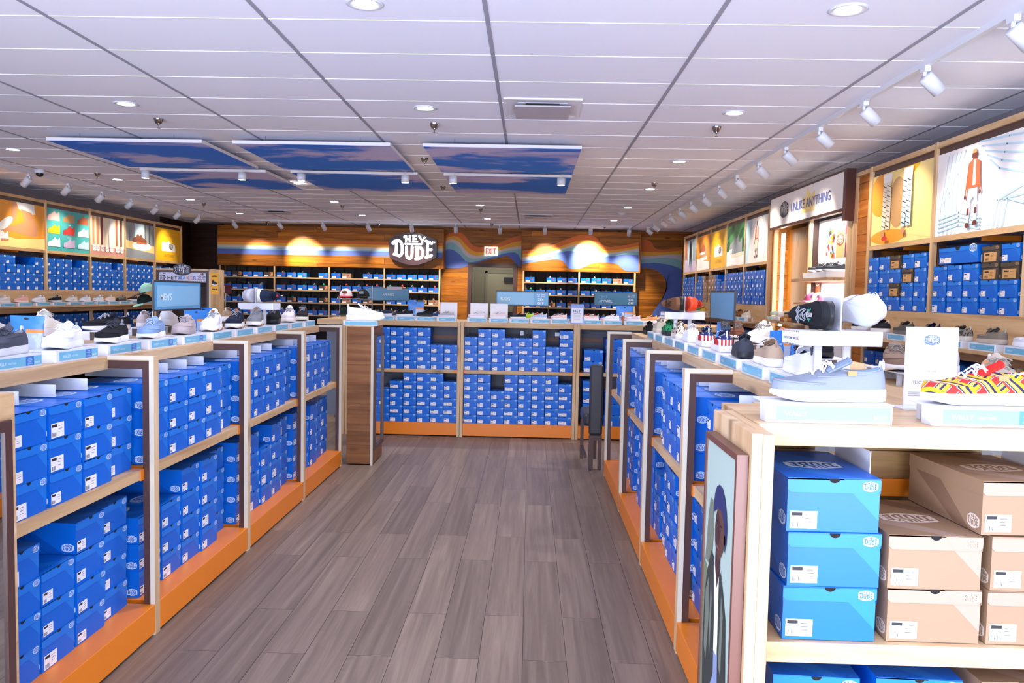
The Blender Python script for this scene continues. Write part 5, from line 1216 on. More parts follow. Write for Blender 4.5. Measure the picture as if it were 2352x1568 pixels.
# white card stand between them
t = thing('card_stand', 'tall white card stand with a pale blue badge between the two near shoes', 'sign', (1.135, 2.262, 1.2485))
MB().box(-.073, .073, 0, .003, 0.004, .232).build('acrylic_sheet', mat('acrylic', '#eef0fa', .12, spec=.6), t); MB().box(-.085, .085, -.03, .05, 0, .004).build('stand_foot', WHITE, t)
fr = Fr((0, -.0005, 0), (1,0,0), (0,0,1), (0,-1,0)); m = MB(); m.rect(fr, -.070, .070, .012, .224, 0, 0); logo(m, fr, .0, .196, .022, .0004, 1, 0, n=6)
m.text(fr, 'FOR SMS', .008, 0, .105, .0005, 2, 'CENTER'); m.text(fr, 'TEXT INDIP', .0115, -.050, .072, .0005, 3, 'LEFT')
for z in (.047, .042, .037): m.rect(fr, -.06, .06, z, z+.0012, .0005, 2)
m.build('card_print', [PAPER, mat('badge_lilac', '#5a74c4', .5), mat('print_grey', '#8f95ab', .6), mat('print_slate', '#4a5274', .6)], t)
# ---- cross counter: children's shoes, side on
KX = [(882,'#3a3f52','#e8e6ea','navy and pink trainer'),(930,'#23252c','#e8e6e2','black and grey trainer'),(976,'#1d1f26','#25262b','all-black strap shoe'),(1025,'#b6b2b6','#ece9ea','grey canvas shoe'),(1095,'#ecdfe8','#f2edf0','white and pink shoe'),(1145,'#f0dada','#f4eeee','blush shoe'),(1192,'#20242a','#eceaea','black shoe before a lime one'),(1240,'#bcd0e6','#f0eeee','pale blue shoe before an orange one'),(1286,'#eed2cc','#f2eeee','pale rose shoe'),(1359,'#f0d4cc','#f4efee','peach shoe'),(1407,'#eceaee','#f2f0f2','white shoe with a magenta heel'),(1456,'#e4cdd4','#f2eeee','rose shoe beside the bottle')]
for k, (px, c_, so, nm) in enumerate(KX):
    x = at(px, 735, Y=YC+.09).x
    place(RK, (x, YC+.085, CT+.0005), 0, f'small white riser under the {nm} on the cross counter', 'risers on the cross counter')
    shoe('small_shoe', 'moc' if k > 2 else 'runner', (x-.01, YC+.145, CT+.0462), PI/2+.12*(k%3-1), c_, so, '#a9a6b0', label=f'{nm} on the cross counter', group='small shoes on the cross counter', scale=.62, tab='#d0407a' if k in (10, 4) else None)
for k, (px, c_, nm) in enumerate(((845,'#ee5a44','coral red trainer behind the big white shoe'),(908,'#4a4c66','slate trainer in the back row'),(1002,'#2b4a86','blue trainer in the back row'),(1206,'#c8ea28','lime green trainer in the back row'),(1228,'#ef5028','orange trainer in the back row'),(1275,'#5a4a6c','purple and orange trainer in the back row'),(1345,'#ef5a30','bright orange trainer beside the blue card'),(1398,'#eecaca','pale pink trainer in the back row'),(1490,'#e8a468','orange floral trainer by the portrait counter'),(1516,'#e8c08c','yellow floral trainer by the portrait counter'))):
    yb_ = YC+(.56 if k in (4, 9) else .38); x = at(px, 728, Y=yb_).x
    shoe('small_shoe', 'runner', (x, yb_, CT+.022), PI/2 if k not in (3, 5) else PI/2+.15, c_, '#eceaea', '#d6c8c8', label=f'{nm} of the cross counter', group='back row on the cross counter', scale=.66)
    tag(MB().box(x-.1, x+.1, yb_-.05, yb_+.05, CT+.0005, CT+.0215).build('display_block', WHITE), f'low white block under the {nm}, cross counter', 'display block', 'low display blocks')
# end unit: big white running shoe
place(RPL, (-1.505, 7.02, 1.2425), 0, 'white riser under the big white running shoe on the mirror end unit', None, (1.0,1,.9))
shoe('running_shoe', 'runner', (-1.47, 7.075, 1.2425+.0445), -PI/2+.06, '#f0eff2', '#f2f1f3', '#d8dad6', label='big white running shoe with its toe toward the aisle, on the end unit', scale=1.15)
# ---- tall T-shaped stands with a pair held upright
def tall_stand(x, y, zt, rot, label, sign_side=True):
    t = thing('tall_riser', label, 'display riser', (x, y, CT+.0005), rot); h = zt-CT
    MB().box(-.135, .135, 0, .13, h-.048, h).build('tray', WHITE, t, .004)
    for xx in (-.05, .045): MB().box(xx-.012, xx+.012, .05, .06, 0, h-.048).build('stand_post', WHITE, t)
    MB().box(-.004, 0, .005, .125, h, h+.105).build('divider_plate', WHITE, t)
    fr = Fr((-.1355, .13, h-.048), (0,-1,0), (0,0,1), (-1,0,0)); m = MB(); m.rect(fr, 0, .13, .002, .046, .0006, 0)
    m.text(fr, 'MADE FOR', .012, .012, .018, .001, 1); 
    x0 = .066
    for ch, mi in zip('HEYMAKERZ', (1,1,1,2,2,3,3,1,3)): m.text(fr, ch, .0115, x0, .018, .0012, mi, bold=.02); x0 += .0068
    for k in range(16):
        m.rect(fr, .008*k, .008*k+.005, .042, .046, .001, 1 if k % 2 else 3); m.rect(fr, .008*k, .008*k+.005, .002, .005, .001, 1 if k % 3 else 2)
    m.build('side_label', [PAPER, INK, mat('print_blue', '#5a8ac8', .5), mat('print_orange', '#d88a5a', .5)], t); return t
def roll(a, yaw=PI, pitch=0.0): return (Matrix.Rotation(yaw, 3, 'Z') @ Matrix.Rotation(a, 3, 'Y') @ Matrix.Rotation(pitch, 3, 'X'))
tall_stand(.975, 2.50, 1.455, 0.10, 'tall white riser with a rainbow-lettered strip behind the light grey-blue shoe')
t = shoe('moccasin_shoe', 'moc', (.951, 2.585, 1.455+.0485), roll(PI/2, PI-.04), '#1a1b20', '#232429', '#2b2c32', lace='#8c9099', tongue='#1a1b20', label='black shoe stood on its side on the tall riser, with a leafy print', tab='#232429', scale=.92)
fr = Fr((0, .205, .0655), (1,0,0), (0,-.93,.36)); m = MB(); 
fr = Fr((0, .203, .0705), (0.0,.97,-.24), (-1,0,0)); m.rect(fr, -.020, .020, -.0065, .0065, .0030, 0); m.rect(fr, -.0188, .0188, -.0052, .0052, .0034, 2); m.text(fr, 'HEYDUDE', .0088, 0, -.003, .0038, 0, 'CENTER', bold=.02)
for cy in (.017, -.017):
    for k in range(5): m.ell(fr, -.010+.005*k, cy+.003*math.sin(k*2.1), .004, .002, .0032+.0002*k, 1, 10, rot=k*1.2)
m.build('printed_patch', [PAPER, mat('print_green', '#1f9a7a', .6), INK], t)
shoe('moccasin_shoe', 'runner', (1.035, 2.60, 1.455+.056), roll(-PI/2+.42, PI+.05), '#dfe2e6', '#dfe3e8', '#c8ccd2', label='pale grey shoe stood on its side against the tall riser plate', scale=.95)
tall_stand(-1.99, 5.72, 1.447, -.12, 'tall white riser among the sneakers of the mirror counter')
shoe('sneaker', 'runner', (-1.972, 5.79, 1.447+.055), roll(-PI/2, PI), '#1e2a44', '#eeeae4', '#10131c', label='navy white-soled shoe on its side, tall riser of the mirror counter', patch='#c23a3c', scale=.95)
shoe('sneaker', 'runner', (-2.002, 5.79, 1.447+.055), roll(PI/2, PI), '#a9a8b8', '#c9c8d4', '#dcdce2', label='lilac grey shoe on its side, tall riser of the mirror counter', scale=.95)
tall_stand(1.03, 5.30, 1.452, .05, 'tall white riser at the far end of the portrait counter')
shoe('sneaker', 'runner', (1.018, 5.37, 1.452+.055), roll(PI/2, PI), '#7a5238', '#1f1c1a', '#3a2a20', label='brown shoe on its side, tall riser at the far portrait counter', scale=.95)
shoe('sneaker', 'runner', (1.040, 5.37, 1.452+.055), roll(-PI/2, PI), '#f04a28', '#f04a28', '#c03a20', label='orange-red shoe on its side, tall riser at the far portrait counter', scale=.95)
# ---- shoes on the wall ledges
def ledge(s, lst, Xr, nm2):
    for k, (y, c_, so, nm) in enumerate(lst):
        place(RI, (s*Xr, y, 1.2405), -PI/2*s, f'white riser under the {nm} on {nm2}', 'risers on the wall ledges')
        up = c_ if not isinstance(c_, str) or c_.startswith('#') else {'LEO': LEO, 'CAMO': CAMO, 'GREEN': GREENP, 'SPLAT': SPLAT}[c_]
        shoe('moccasin_shoe', 'moc', (s*(Xr+.07), y, 1.2405+RH+.001), 0 if s > 0 else PI, up, so, '#3f3d40' if s > 0 else '#b9b4b4', label=f'{nm} on {nm2}', group='shoes on the wall ledges')
ledge(1, [(7.35,'#23242c','#eae6e2','navy-black shoe behind the tall riser'),(6.93,'#2a2a2e','#ece6e0','dark shoe with pale lettering'),(6.50,'#55524c','#6a6560','olive grey shoe'),(6.08,'#20244a','#2a2c40','navy shoe above the card stand'),(5.67,'CAMO','#d8cfc4','camouflage shoe'),(5.27,'#82786a','#b8ab9c','taupe shoe'),(4.87,'#dcdce6','#e8e6ee','white shoe cut by the picture edge')], 2.962, 'the near wall ledge')
ledge(1, [(11.20,'#dccdb8','#e8e0d4','cream shoe'),(11.58,'#8a5a38','#6a4428','brown shoe'),(11.96,'#24252c','#ece6e0','black white-soled shoe'),(12.34,'#9a6040','#cbb8a4','rust shoe'),(14.0,'#e0a820','#e8e2d8','yellow shoe'),(14.4,'GREEN','#e8e2d8','green shoe'),(14.8,'#a02a30','#e8e2d8','red shoe'),(15.2,'#8a7a5a','#e8e2d8','khaki shoe')], 2.962, 'the far wall ledge')
ledge(-1, [(10.66,'#ddd2cc','#e6dcd4','oatmeal shoe'),(11.05,'#ecb0a4','#eed0c4','salmon pink shoe'),(11.45,'#e6e4ec','#eeecf0','white laced shoe'),(11.86,'#1a1b24','#e6e2e2','black shoe with a white sole'),(12.28,'#e6ddd4','#eee4da','ivory shoe'),(12.66,'#e8e8f0','#f0eef2','pure white shoe'),(13.05,'SPLAT','#eeeeee','white shoe with black patches'),(13.42,'#f0d8c4','#f0e4d8','peach shoe'),(13.8,'CAMO','#4a443c','dark camouflage shoe'),(14.2,'#3a2a2c','#e2dcd8','maroon-black shoe'),(14.6,'#1c2a28','#d8e6dc','dark green shoe')], 7.105, 'the poster wall ledge')
# alcove: grey shoes on a white box, caps
tag(MB().box(3.05, 3.325, 8.30, 9.0, 1.7905, 1.85).build('display_plinth', PAPER), 'low white plinth under the slate shoes on the alcove shelf', 'display plinth')
for k, y in enumerate((8.42, 8.62, 8.84)): shoe('moccasin_shoe', 'moc', (3.17, y, 1.851), PI/2+.35, '#4a4e58', '#e8e8ea', '#2c2e34', label=f'slate grey shoe on the white alcove plinth, {["nearest the amber panel","in the middle","beside the swatch panel"][k]}', group='shoes in the alcove')
def cap(front, back, brim, patch):
    t = thing('baseball_cap', 'x', 'cap'); R_ = .085; m = MB(); rows = []
    for i in range(9):
        ph = PI/2*i/8; rows.append([Vector((R_*math.cos(ph)*math.sin(a_)*.92, -R_*math.cos(ph)*math.cos(a_), .095*math.sin(ph)**.9)) for a_ in [2*PI*k/24 for k in range(24)]])
    b = len(m.v); m.grid(rows, 0, True)
    for fi, f_ in enumerate(m.f):
        cy = sum(m.v[i][1] for i in f_)/len(f_); m.m[fi] = 0 if cy < .005 else 1
    m.build('crown', [cloth(front), cloth(back)], t)
    m = MB(); g_ = []
    for j in range(5):
        q = j/4; g_.append([Vector((math.sin(a_)*(.078+.006*q), -math.cos(a_)*(.080+.070*q*math.cos(a_)**.7 if math.cos(a_) > 0 else .08), .004-.016*q*q+.012*abs(math.sin(a_))*0)) for a_ in [-1.15+2.3*k/14 for k in range(15)]])
    m.grid(g_, 0); m.grid([[p-Vector((0,0,.003)) for p in r_] for r_ in g_], 0); m.build('brim', cloth(brim), t)
    MB().lathe([(.008,.093),(.007,.098),(.0001,.099)], n=10).build('button', cloth(back), t)
    if patch:
        m = MB(); fr = Fr((0, -.0805, .048), (1,0,0), (0,.35,.94)); m.flat(fr, [(x*.032, y*.030) for x, y in SHIELD], .004, 0); logo(m, fr, 0, 0, .026, .005, 1, 0, n=0); m.build('patch', [cloth(patch[0]), cloth(patch[1])], t)
    return t
CAPS = [(cap('#ecdfe2','#a02630','#c02a34',('#6b3a2a','#6b3a2a')), 'white-fronted cap with red mesh'), (cap('#1a1a20','#18181c','#18181c',('#9aa0b0','#1a1a20')), 'black cap with a grey badge'), (cap('#14241f','#1c2a28','#14241f',None), 'dark green cap'), (cap('#d9d8e2','#23242b','#1c1d24',('#23242b','#d9d8e2')), 'white-fronted cap with a black badge')]
t = thing('cap_rack', 'small wire rack holding four caps beside the apparel sign', 'rack', (-2.15, 9.72, 0))
MB().box(-.22, .22, -.1, .1, 0, 1.10).build('rack_base', BROWN, t)
m = MB(); m.tube([(-.2,.06,1.1),(-.2,.06,1.62)], .008); m.tube([(.2,.06,1.1),(.2,.06,1.62)], .008); m.build('upright', CHROME, t)
for z in (1.235, 1.455):
    m = MB()
    for x in (-.105, .105): m.tube([(x-.06,.06,z),(x-.06,-.12,z-.01),(x+.06,-.12,z-.01),(x+.06,.06,z)], .004, 6)
    m.tube([(-.2,.06,z),(.2,.06,z)], .005, 6); m.build('wire_shelf', CHROME, t)
for i, ((cp, nm), (x, z)) in enumerate(zip(CAPS, ((-2.255, 1.462), (-2.045, 1.462), (-2.255, 1.242), (-2.045, 1.242)))):
    cp.location = (x, 9.70, z+.022); cp.scale = (.98,)*3; cp['label'] = nm+' on the wire cap rack'; cp['group'] = 'caps on the wire rack'
for k, (c1, c2, nm) in enumerate((('#b8507c','#a84470','raspberry'),('#d6d4de','#c4c0cc','pale lilac'),('#e08ab0','#d87aa4','candy pink'))):
    cp = cap(c1, c2, c1, ('#8a3a5c','#e8d8e0')); cp.location = (3.235, 9.20-.2*k, 1.542); cp.rotation_euler = (0,0,-PI/2); tag(cp, f'{nm} cap on the lower shelf of the lit alcove', 'cap', 'caps in the alcove')

# ================================================================== signs on poles
def pole_sign(loc, rotz, w, h, label, draw, zp=CT, mats=None, legs=True, face=SIGNBLUE):
    t = thing('blue_sign', label, 'sign', loc, rotz)
    MB().box(-w/2, w/2, 0, .008, 0, h).build('sign_panel', face, t)
    m = MB(); e = .006; m.box(-w/2-e, w/2+e, -.002, .011, h, h+.012); m.box(-w/2-e, w/2+e, -.002, .011, -.010, 0); m.box(-w/2-e, -w/2, -.002, .011, 0, h); m.box(w/2, w/2+e, -.002, .011, 0, h); m.build('sign_frame', mat('sign_frame_dark', '#2e2a2e', .4), t)
    if legs:
        for s_ in (-1, 1): MB().tube([(s_*(w/2+.003), .004, zp-loc[2]), (s_*(w/2+.003), .004, -.005)], .004).build('pole', BROWN, t)
    fr = Fr((0, -.0015, 0), (1,0,0), (0,0,1), (0,-1,0)); m = MB(); draw(m, fr, w, h); m.build('lettering', [SIGNTXT, mat('sign_pale', '#86bfe4', .4)], t)
    return t
def d_men(txt):
    def f(m, fr, w, h): m.rect(fr, -w*.46, w*.46, h*.10, h*.88, .0003, 1); m.text(fr, txt, h*.34, -w*.38, h*.34, .0006, 0, bold=.015)
    return f
def d_faint(m, fr, w, h): m.text(fr, "MEN'S", h*.26, -w*.38, h*.36, .0004, 1, bold=.01)
pole_sign((-2.22, 4.98, 1.415), PI/2, .66, .165, 'blue sign on two thin poles over the mirror counter shoes', d_men("MEN'S"))
pole_sign((1.30, 5.43, 1.412), -PI/2, .66, .178, 'blue sign on two thin poles over the portrait counter shoes', d_faint)
def d_kids(m, fr, w, h):
    m.rect(fr, -w*.48, w*.22, h*.06, h*.94, .0003, 1); m.text(fr, "KIDS'", h*.36, -w*.42, h*.34, .0006, 0, bold=.01)
    m.text(fr, 'BUY ONE', h*.15, w*.355, h*.77, .0006, 0, 'CENTER', .02); m.text(fr, 'GET ONE', h*.15, w*.355, h*.62, .0006, 0, 'CENTER', .02); m.text(fr, '25%', h*.27, w*.355, h*.35, .0006, 0, 'CENTER', .02); m.text(fr, 'OFF', h*.27, w*.355, h*.08, .0006, 0, 'CENTER', .02)
def d_app2(m, fr, w, h):
    m.text(fr, "MEN'S", h*.26, -w*.40, h*.58, .0006, 1, bold=.01); m.text(fr, 'APPAREL', h*.28, -w*.40, h*.20, .0006, 0, bold=.015)
    m.text(fr, 'BUY ONE', h*.14, w*.36, h*.78, .0006, 0, 'CENTER', .02); m.text(fr, 'GET ONE', h*.14, w*.36, h*.64, .0006, 0, 'CENTER', .02); m.text(fr, '50%', h*.26, w*.36, h*.36, .0006, 0, 'CENTER', .02); m.text(fr, 'OFF', h*.26, w*.36, h*.08, .0006, 0, 'CENTER', .02)
def d_app(m, fr, w, h): m.text(fr, 'APPAREL', h*.26, 0, h*.38, .0006, 0, 'CENTER', .012)
pk = at(1199.5, 700, Y=9.25); pole_sign((pk.x, 9.25, 1.425), 0, .60, .152, 'pale blue sign offering 25% off, on poles behind the cross counter', d_kids, CT)
pa = at(1414, 701, Y=10.9); pole_sign((pa.x, 10.9, 1.43), 0, .575, .165, 'blue apparel sign offering 50% off, before the wavy rack', d_app2, .9, face=SIGNTEAL)
pa2 = at(892, 687, Y=11.2); pole_sign((pa2.x, 11.2, 1.43), 0, .575, .165, 'teal sign reading apparel beside the cap rack', d_app, .9, face=SIGNTEAL)
tag(MB().box(pa2.x-.02, pa2.x+.20, 11.18, 11.185, 1.575, 1.62).build('price_card', mat('price_card', '#d8c8cf', .5)), 'small pinkish price card clipped to the top of the teal apparel sign', 'card')
# tables that carry the signs and the folded clothes
def table(x0, x1, y0, y1, zt, label):
    t = thing('display_table', label, 'table', ((x0+x1)/2, (y0+y1)/2, 0)); a, b_ = (x1-x0)/2, (y1-y0)/2
    MB().box(-a, a, -b_, b_, zt-.04, zt).build('tabletop', PINE_X, t)
    for sx in (-1, 1):
        for sy in (-1, 1): MB().box(sx*(a-.03)-.02, sx*(a-.03)+.02, sy*(b_-.03)-.02, sy*(b_-.03)+.02, 0, zt-.04).build('leg', BROWN, t)
    MB().box(-a+.05, a-.05, -b_+.05, b_-.05, .3, .33).build('lower_shelf', PINE_X, t); return t
table(pa.x-.6, pa.x+.7, 10.6, 11.3, .9, 'pine display table behind the cross counter, before the wavy rack')
table(pa2.x-.7, pa2.x+.7, 10.9, 11.6, .9, 'pine display table behind the cap rack, before the striped rack')
table(-5.2, -4.0, 10.3, 11.2, 1.12, 'pine display table beside the tall framed gondola')
# white boards and cards on the cross counter
for px0, px1, py0, nm in ((1011, 1050, 694, 'behind the grey canvas shoe'), (1080, 1120, 696, 'behind the white and pink shoe'), (1126, 1166, 697, 'behind the blush shoe')):
    a, b_ = at(px0, 735, Y=YC+.30), at(px1, 735, Y=YC+.30); zt = at(px0, py0, Y=YC+.30).z
    t = thing('white_board', f'plain white card board standing {nm} on the cross counter', 'board', ((a.x+b_.x)/2, YC+.30, CT+.0005), group='white boards on the cross counter'); w = (b_.x-a.x)/2
    MB().box(-w, w, 0, .004, 0.003, zt-CT).build('board_face', PAPER, t); MB().box(-w*.7, w*.7, -.02, .02, 0, .003).build('foot', WHITE, t)
p0 = at(1325, 742, Y=YC+.07); t = thing('card_stand', 'blue-bordered card stand with large slanted lettering on the cross counter', 'sign', (p0.x, YC+.07, CT+.0005))
MB().box(-.07, .07, 0, .003, .004, .215).build('acrylic_sheet', mat('card_blue', '#8aa2de', .4), t); MB().box(-.07, .07, -.02, .03, 0, .004).build('stand_foot', WHITE, t)
fr = Fr((0, -.0005, 0), (1,0,0), (0,0,1), (0,-1,0)); m = MB(); m.rect(fr, -.060, .060, .015, .175, 0, 0); m.text(fr, 'HEY', .045, 0, .125, .0005, 1, 'CENTER', .012); m.rect(fr, -.04, .04, .115, .118, .0005, 1)
for k in range(4): m.rect(fr, -.045+.004*k, .045-.004*k, .095-.014*k, .099-.014*k, .0005, 2)
m.build('card_print', [PAPER, mat('print_navy', '#4a60a8', .5), mat('print_pale', '#c0c6dc', .5)], t)
# pouches
def pouch(w, h):
    t = thing('care_pouch', 'x', 'pouch'); m = MB(); rows = []; n = 20
    for i in range(13):
        v_ = i/12; th = .040*(1-v_)**.8*min(1, v_*5+.35)+.0012; ww = w*(1-.05*math.sin(v_*PI)+.03*v_)
        rows.append([Vector((ww/2*math.copysign(abs(math.cos(a_))**.6, math.cos(a_)), th/2*math.sin(a_)+.0015*math.sin(v_*23+math.cos(a_)*5), h*v_)) for a_ in [2*PI*k/n for k in range(n)]])
    m.grid(rows, 0, True); m.poly(rows[0][::-1], 0); m.poly(rows[-1], 0)
    nr = n
    for fi, f_ in enumerate(m.f):
        c_ = sum((Vector(m.v[i]) for i in f_), Vector())/len(f_)
        if c_.x > w*.05 and h*.12 < c_.z < h*.62: m.m[fi] = 1
        if c_.x > -w*.05 and h*.62 < c_.z < h*.70: m.m[fi] = 2
    m.build('pouch_body', [mat('pouch_blue', '#2f7fd8', .22, spec=.6), mat('pouch_window', '#a8b8d8', .12, spec=.7), mat('pouch_orange', '#e08a3c', .35)], t)
    fr = Fr((0, -.024, 0), (1,0,0), (0,0,1), (0,-1,0)); m = MB(); m.ell(Fr((0,-.003,0),(1,0,0),(0,0,1),(0,-1,0)), 0, h*.93, .011, .005, .004, 1, 14)
    fr = Fr((0,-.0195,h*.1), (1,0,0), (0,.10,1), None); m.text(fr, 'SHOE', h*.075, -w*.28, h*.50, .004, 0, bold=.01); m.text(fr, 'CLEAN', h*.05, -w*.34, h*.28, .006, 0); m.text(fr, 'RENEW', h*.05, -w*.34, h*.13, .008, 0)
    for k in range(3): m.rect(fr, -w*.34, w*(-.06+.02*k), h*(.22-.025*k), h*(.227-.025*k), .007, 0)
    m.build('pouch_print', [mat('print_ice', '#cfe2fa', .4), INK], t)
    return reg(t)
PO = pouch(.165, .175)
for (x, y, z, r_, s_, lb) in ((-2.155,3.36,CT,-.15,1.0,'large blue care pouch standing behind the bright white shoe'),(-2.12,5.0,CT,.9,.95,'blue care pouch behind the white gum-soled shoe'),(-2.20,5.32,CT,-.1,1.0,'blue care pouch behind the navy gum-soled shoe'),
    (1.17,3.70,CT,.5,.95,'blue care pouch with an orange band beside the tan shoe'),(1.11,3.36,CT,1.2,.95,'blue care pouch seen edge-on beside the tan shoe'),(1.15,4.85,CT,1.2,.95,'blue care pouch seen edge-on beside the blue sign'),
    (at(955,725,Y=YC+.55).x,YC+.55,CT,0,1.15,'blue care pouch behind the black strap shoe, cross counter'),(at(1434,735,Y=YC+.5).x,YC+.5,CT,0,1.15,'blue care pouch behind the white shoe with a magenta heel')):
    place(PO, (x, y, z+.0006), r_, lb, 'care pouches', (s_,)*3)
# spray bottles
def bottle():
    t = thing('spray_bottle', 'x', 'bottle'); MB().lathe([(.0001,0),(.017,0),(.018,.004),(.018,.075),(.008,.088),(.008,.095)], n=18).build('bottle_body', mat('amber_liquid', '#b0603a', .15), t)
    m = MB(); m.lathe([(.010,.092),(.010,.118),(.0001,.118)], n=14); m.box(-.006,.006,-.02,0,.108,.116); m.build('spray_cap', PAPER, t); return reg(t)
bo = bottle()
for (x, y, lb) in ((-2.12, 3.62, 'amber spray bottle behind the bright white shoe'), (at(1431,735,Y=YC+.16).x, YC+.16, 'amber spray bottle between two small pale shoes, cross counter')): place(bo, (x, y, CT+.0006), 0, lb, 'spray bottles', (1.1,)*3)

# ================================================================== tall framed gondola with the rainbow-lettered header
t = thing('framed_gondola', 'tall pine and brown framed gondola with a badge and colourful letters on its header', 'display unit', (-3.97, 9.0, 0))
m = MB(); w = .325; m.box(-w, -w+.02, 0, .4, 0, 1.765); m.box(w-.02, w, 0, .4, 0, 1.765); m.box(-w+.02, w-.02, 0, .4, 1.745, 1.765); m.build('pine_frame', PINE_Z, t)
m = MB(); m.box(-w+.02, -w+.05, .01, .06, 0, 1.745); m.box(w-.05, w-.02, .01, .06, 0, 1.745); m.box(-w+.05, w-.05, .01, .06, 1.725, 1.745); m.build('metal_frame', BROWN, t)
MB().box(-w+.02, w-.02, .38, .4, 0, 1.725).build('back_panel', DARKWOOD, t); MB().box(-w+.05, w-.05, .06, .38, 1.06, 1.08).build('shelf', PINE_X, t)
fr = Fr((0, .008, 0), (1,0,0), (0,0,1), (0,-1,0)); m = MB(); m.fbox(fr, -.27, .27, 1.612, 1.722, -.004, 0, 0)
x0 = -.175
for ch, mi in zip('HEYMAKERZ', (1,1,1,2,2,3,3,4,5)): wd = text_mesh(ch, .03)[2]*.055; m.text(fr, ch, .055, x0, 1.640, .001, mi, bold=.03); x0 += wd+.008
rz = random.Random(9)
for k in range(60):
    s_ = rz.choice((-1, 1)); m.ell(fr, s_*rz.uniform(.20, .265), rz.uniform(1.62, 1.715), .008, .007, .0005+.00005*k, rz.choice((1, 2, 3, 5, 5)), 8)
m.build('header_print', [mat('header_lilac', '#cfcbe0', .5), INK, mat('print_sky', '#6a94c8', .5), mat('print_clay', '#c8835c', .5), mat('print_royal', '#4c68b0', .5), mat('print_ash', '#8d8798', .5)], t)
m = MB(); fr = Fr((0, -.012, 1.752), (1,0,0), (0,0,1), (0,-1,0)); m.prism(fr, [(x*.098, y*.098) for x, y in SHIELD], -.016, 0, 0); logo(m, fr, 0, 0, .098, .0005, 0, 1, n=8, bg=False); m.build('badge', [mat('badge_dark', '#1c1c24', .4), mat('badge_lilac_l', '#d8d4e4', .5)], t)
m = MB(); m.box(w+.004, w+.094, -.01, -.004, 1.48, 1.725, 0); fr = Fr((w+.049, -.011, 1.48), (1,0,0), (0,0,1), (0,-1,0)); a = Art(fr, 1, 1); a.m = m
m.box(w-.01, w+.01, -.004, 0.0, 1.70, 1.72, 0)
m.flat(fr, [(-.032,.115),(-.030,.150),(-.018,.165),(-.005,.150),(.030,.128),(.034,.112),(.0,.108)], .001, 1); m.flat(fr, [(-.034,.108),(.0,.098),(.036,.104),(.034,.113),(0,.108),(-.032,.117)], .0012, 2)
for k in range(3): m.rect(fr, -.025+.02*k, -.012+.02*k, .05, .062, .001, 1)
m.rect(fr, -.03, .03, .195, .203, .001, 1); m.rect(fr, -.02, .02, .212, .217, .001, 1); m.build('yellow_banner', [mat('banner_yellow', '#f0a818', .5), INK, PAPER], t)
for k, (x, z, c_, c2) in enumerate(((-4.42, 1.50, '#9fd0b8', '#3a2a26'), (-4.45, 1.37, '#14221e', '#9fd8bc'))):
    cp = cap(c_, c_, c2, None); cp.location = (x, 9.1, z); cp.rotation_euler = (.3, 0, -.9); tag(cp, ['mint cap hanging beside the framed gondola', 'dark cap with a mint brim hanging beside the framed gondola'][k], 'cap', 'caps beside the gondola')
t = thing('cap_hook', 'thin metal hook post holding two mint caps beside the framed gondola', 'rack', (-4.42, 9.22, 0)); m = MB(); m.tube([(0,0,0),(0,0,1.56)], .012); m.build('post', CHROME, t); m = MB(); m.tube([(0,0,1.55),(0,-.022,1.54)], .006); m.tube([(0,0,1.42),(0,-.022,1.41)], .006); m.lathe([(.12,0),(.12,.012),(.0001,.014)]); m.build('hook', CHROME, t)
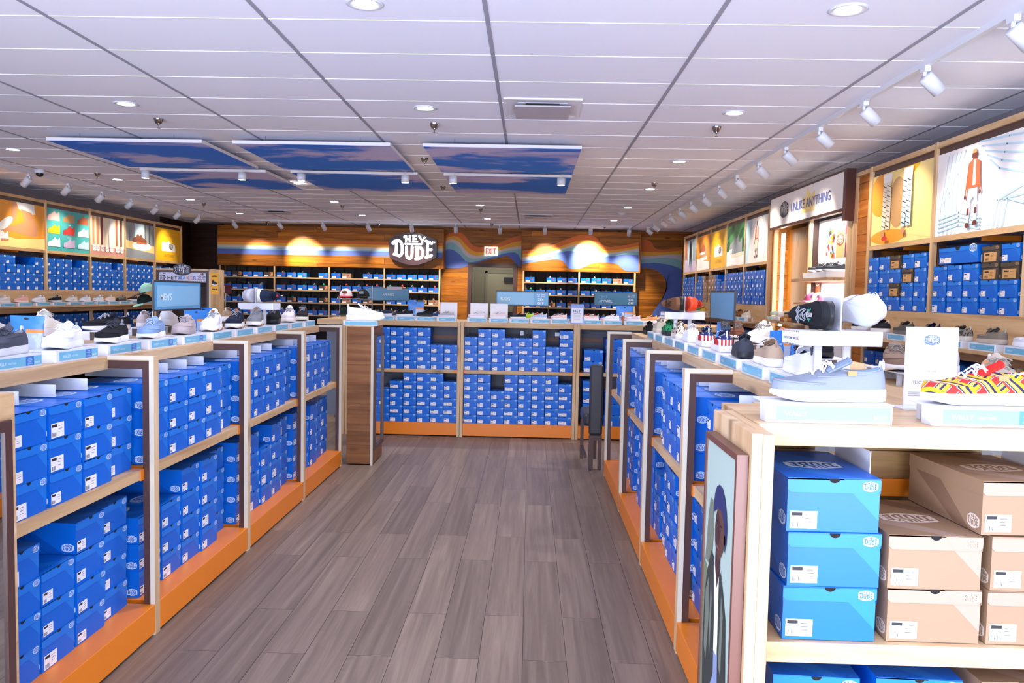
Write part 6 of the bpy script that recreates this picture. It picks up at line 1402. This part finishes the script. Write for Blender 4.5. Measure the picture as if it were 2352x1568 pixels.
# red cap, red bag on the far table
cp = cap('#c01f2c', '#b41c28', '#e8d8d4', None); cp.location = at(497, 667, Y=10.7); cp.scale = (1.2,)*3; cp.rotation_euler = (0, 0, .7); tag(cp, 'bright red cap on a thin post beside the yellow banner', 'cap')
p = at(497, 667, Y=10.7); t = thing('cap_post', 'thin pale post that holds up the bright red cap', 'stand', (p.x, 10.7, 1.12)); MB().tube([(0,0,0.012),(0,0,p.z-1.12+.0)], .012).build('post', WHITE, t); MB().lathe([(.07,0),(.07,.01),(.0001,.012)]).build('foot', WHITE, t)
t = thing('red_bag', 'ribbed red bag lying on the table beside the framed gondola', 'bag', (-4.35, 10.54, 1.146)); m = MB()
for k in range(7): m.tube([(-.13+.043*k, -.05, .0), (-.13+.043*k, -.065, .06), (-.13+.043*k, -.03, .15), (-.13+.043*k, .05, .15), (-.13+.043*k, .06, .0)], .024, 8)
m.build('bag_body', cloth('#b8141f'), t)
MB().tube([(-.09,0,.16),(-.06,0,.22),(.06,0,.22),(.09,0,.16)], .008).build('handle', cloth('#8c0f18'), t)
# sign card in a burgundy frame
t = thing('framed_card', 'small white card in a burgundy frame before the striped rack', 'sign', (at(518, 665, Y=10.95).x, 10.95, 1.121))
MB().box(-.15, .08, 0, .01, .355, .475).build('card_frame', mat('burgundy', '#6a2836', .5), t); MB().box(-.13, -.01, -.002, 0, .37, .46).build('card', PAPER, t); MB().tube([(0,.006,0),(0,.006,.36)], .008).build('post', CHROME, t)
fr = Fr((0,-.0025,0), (1,0,0), (0,0,1), (0,-1,0)); m = MB()
for k in range(5): m.rect(fr, -.12, -.03, .385+.014*k, .390+.014*k, 0, 0)
m.build('card_print', mat('print_rose', '#a85a70', .5), t)

# ================================================================== padded chair against the portrait counter
LEA = mat('black_leather', '#2b2a30', .38, spec=.5); t = thing('padded_chair', 'dark leather chair with a tall padded back, turned away beside the portrait counter', 'chair', (.0, 0, 0))
MB().box(.545, .664, 7.00, 7.07, .315, .94).build('backrest', LEA, t, .018)
MB().box(.50, .655, 7.07, 7.55, .38, .50).build('seat', LEA, t, .03)
m = MB(); m.box(.548, .588, 7.005, 7.045, .008, .312); m.build('leg', BROWN, t); MB().box(.505, .535, 7.50, 7.54, .0, .378).build('leg', BROWN, t); MB().box(.63, .66, 7.50, 7.54, .0, .378).build('leg', BROWN, t); MB().box(.632, .662, 7.005, 7.045, .008, .312).build('leg', BROWN, t)
MB().box(.51, .535, 7.046, 7.50, .10, .13).build('stretcher', BROWN, t); MB().box(.588, .632, 7.01, 7.04, .27, .312).build('cross_bar', BROWN, t)
MB().lathe([(.0001,0),(.014,0),(.014,.006),(.006,.008),(.0001,.008)], (.568, 7.025, 0)).build('foot_glide', CHROME, t)
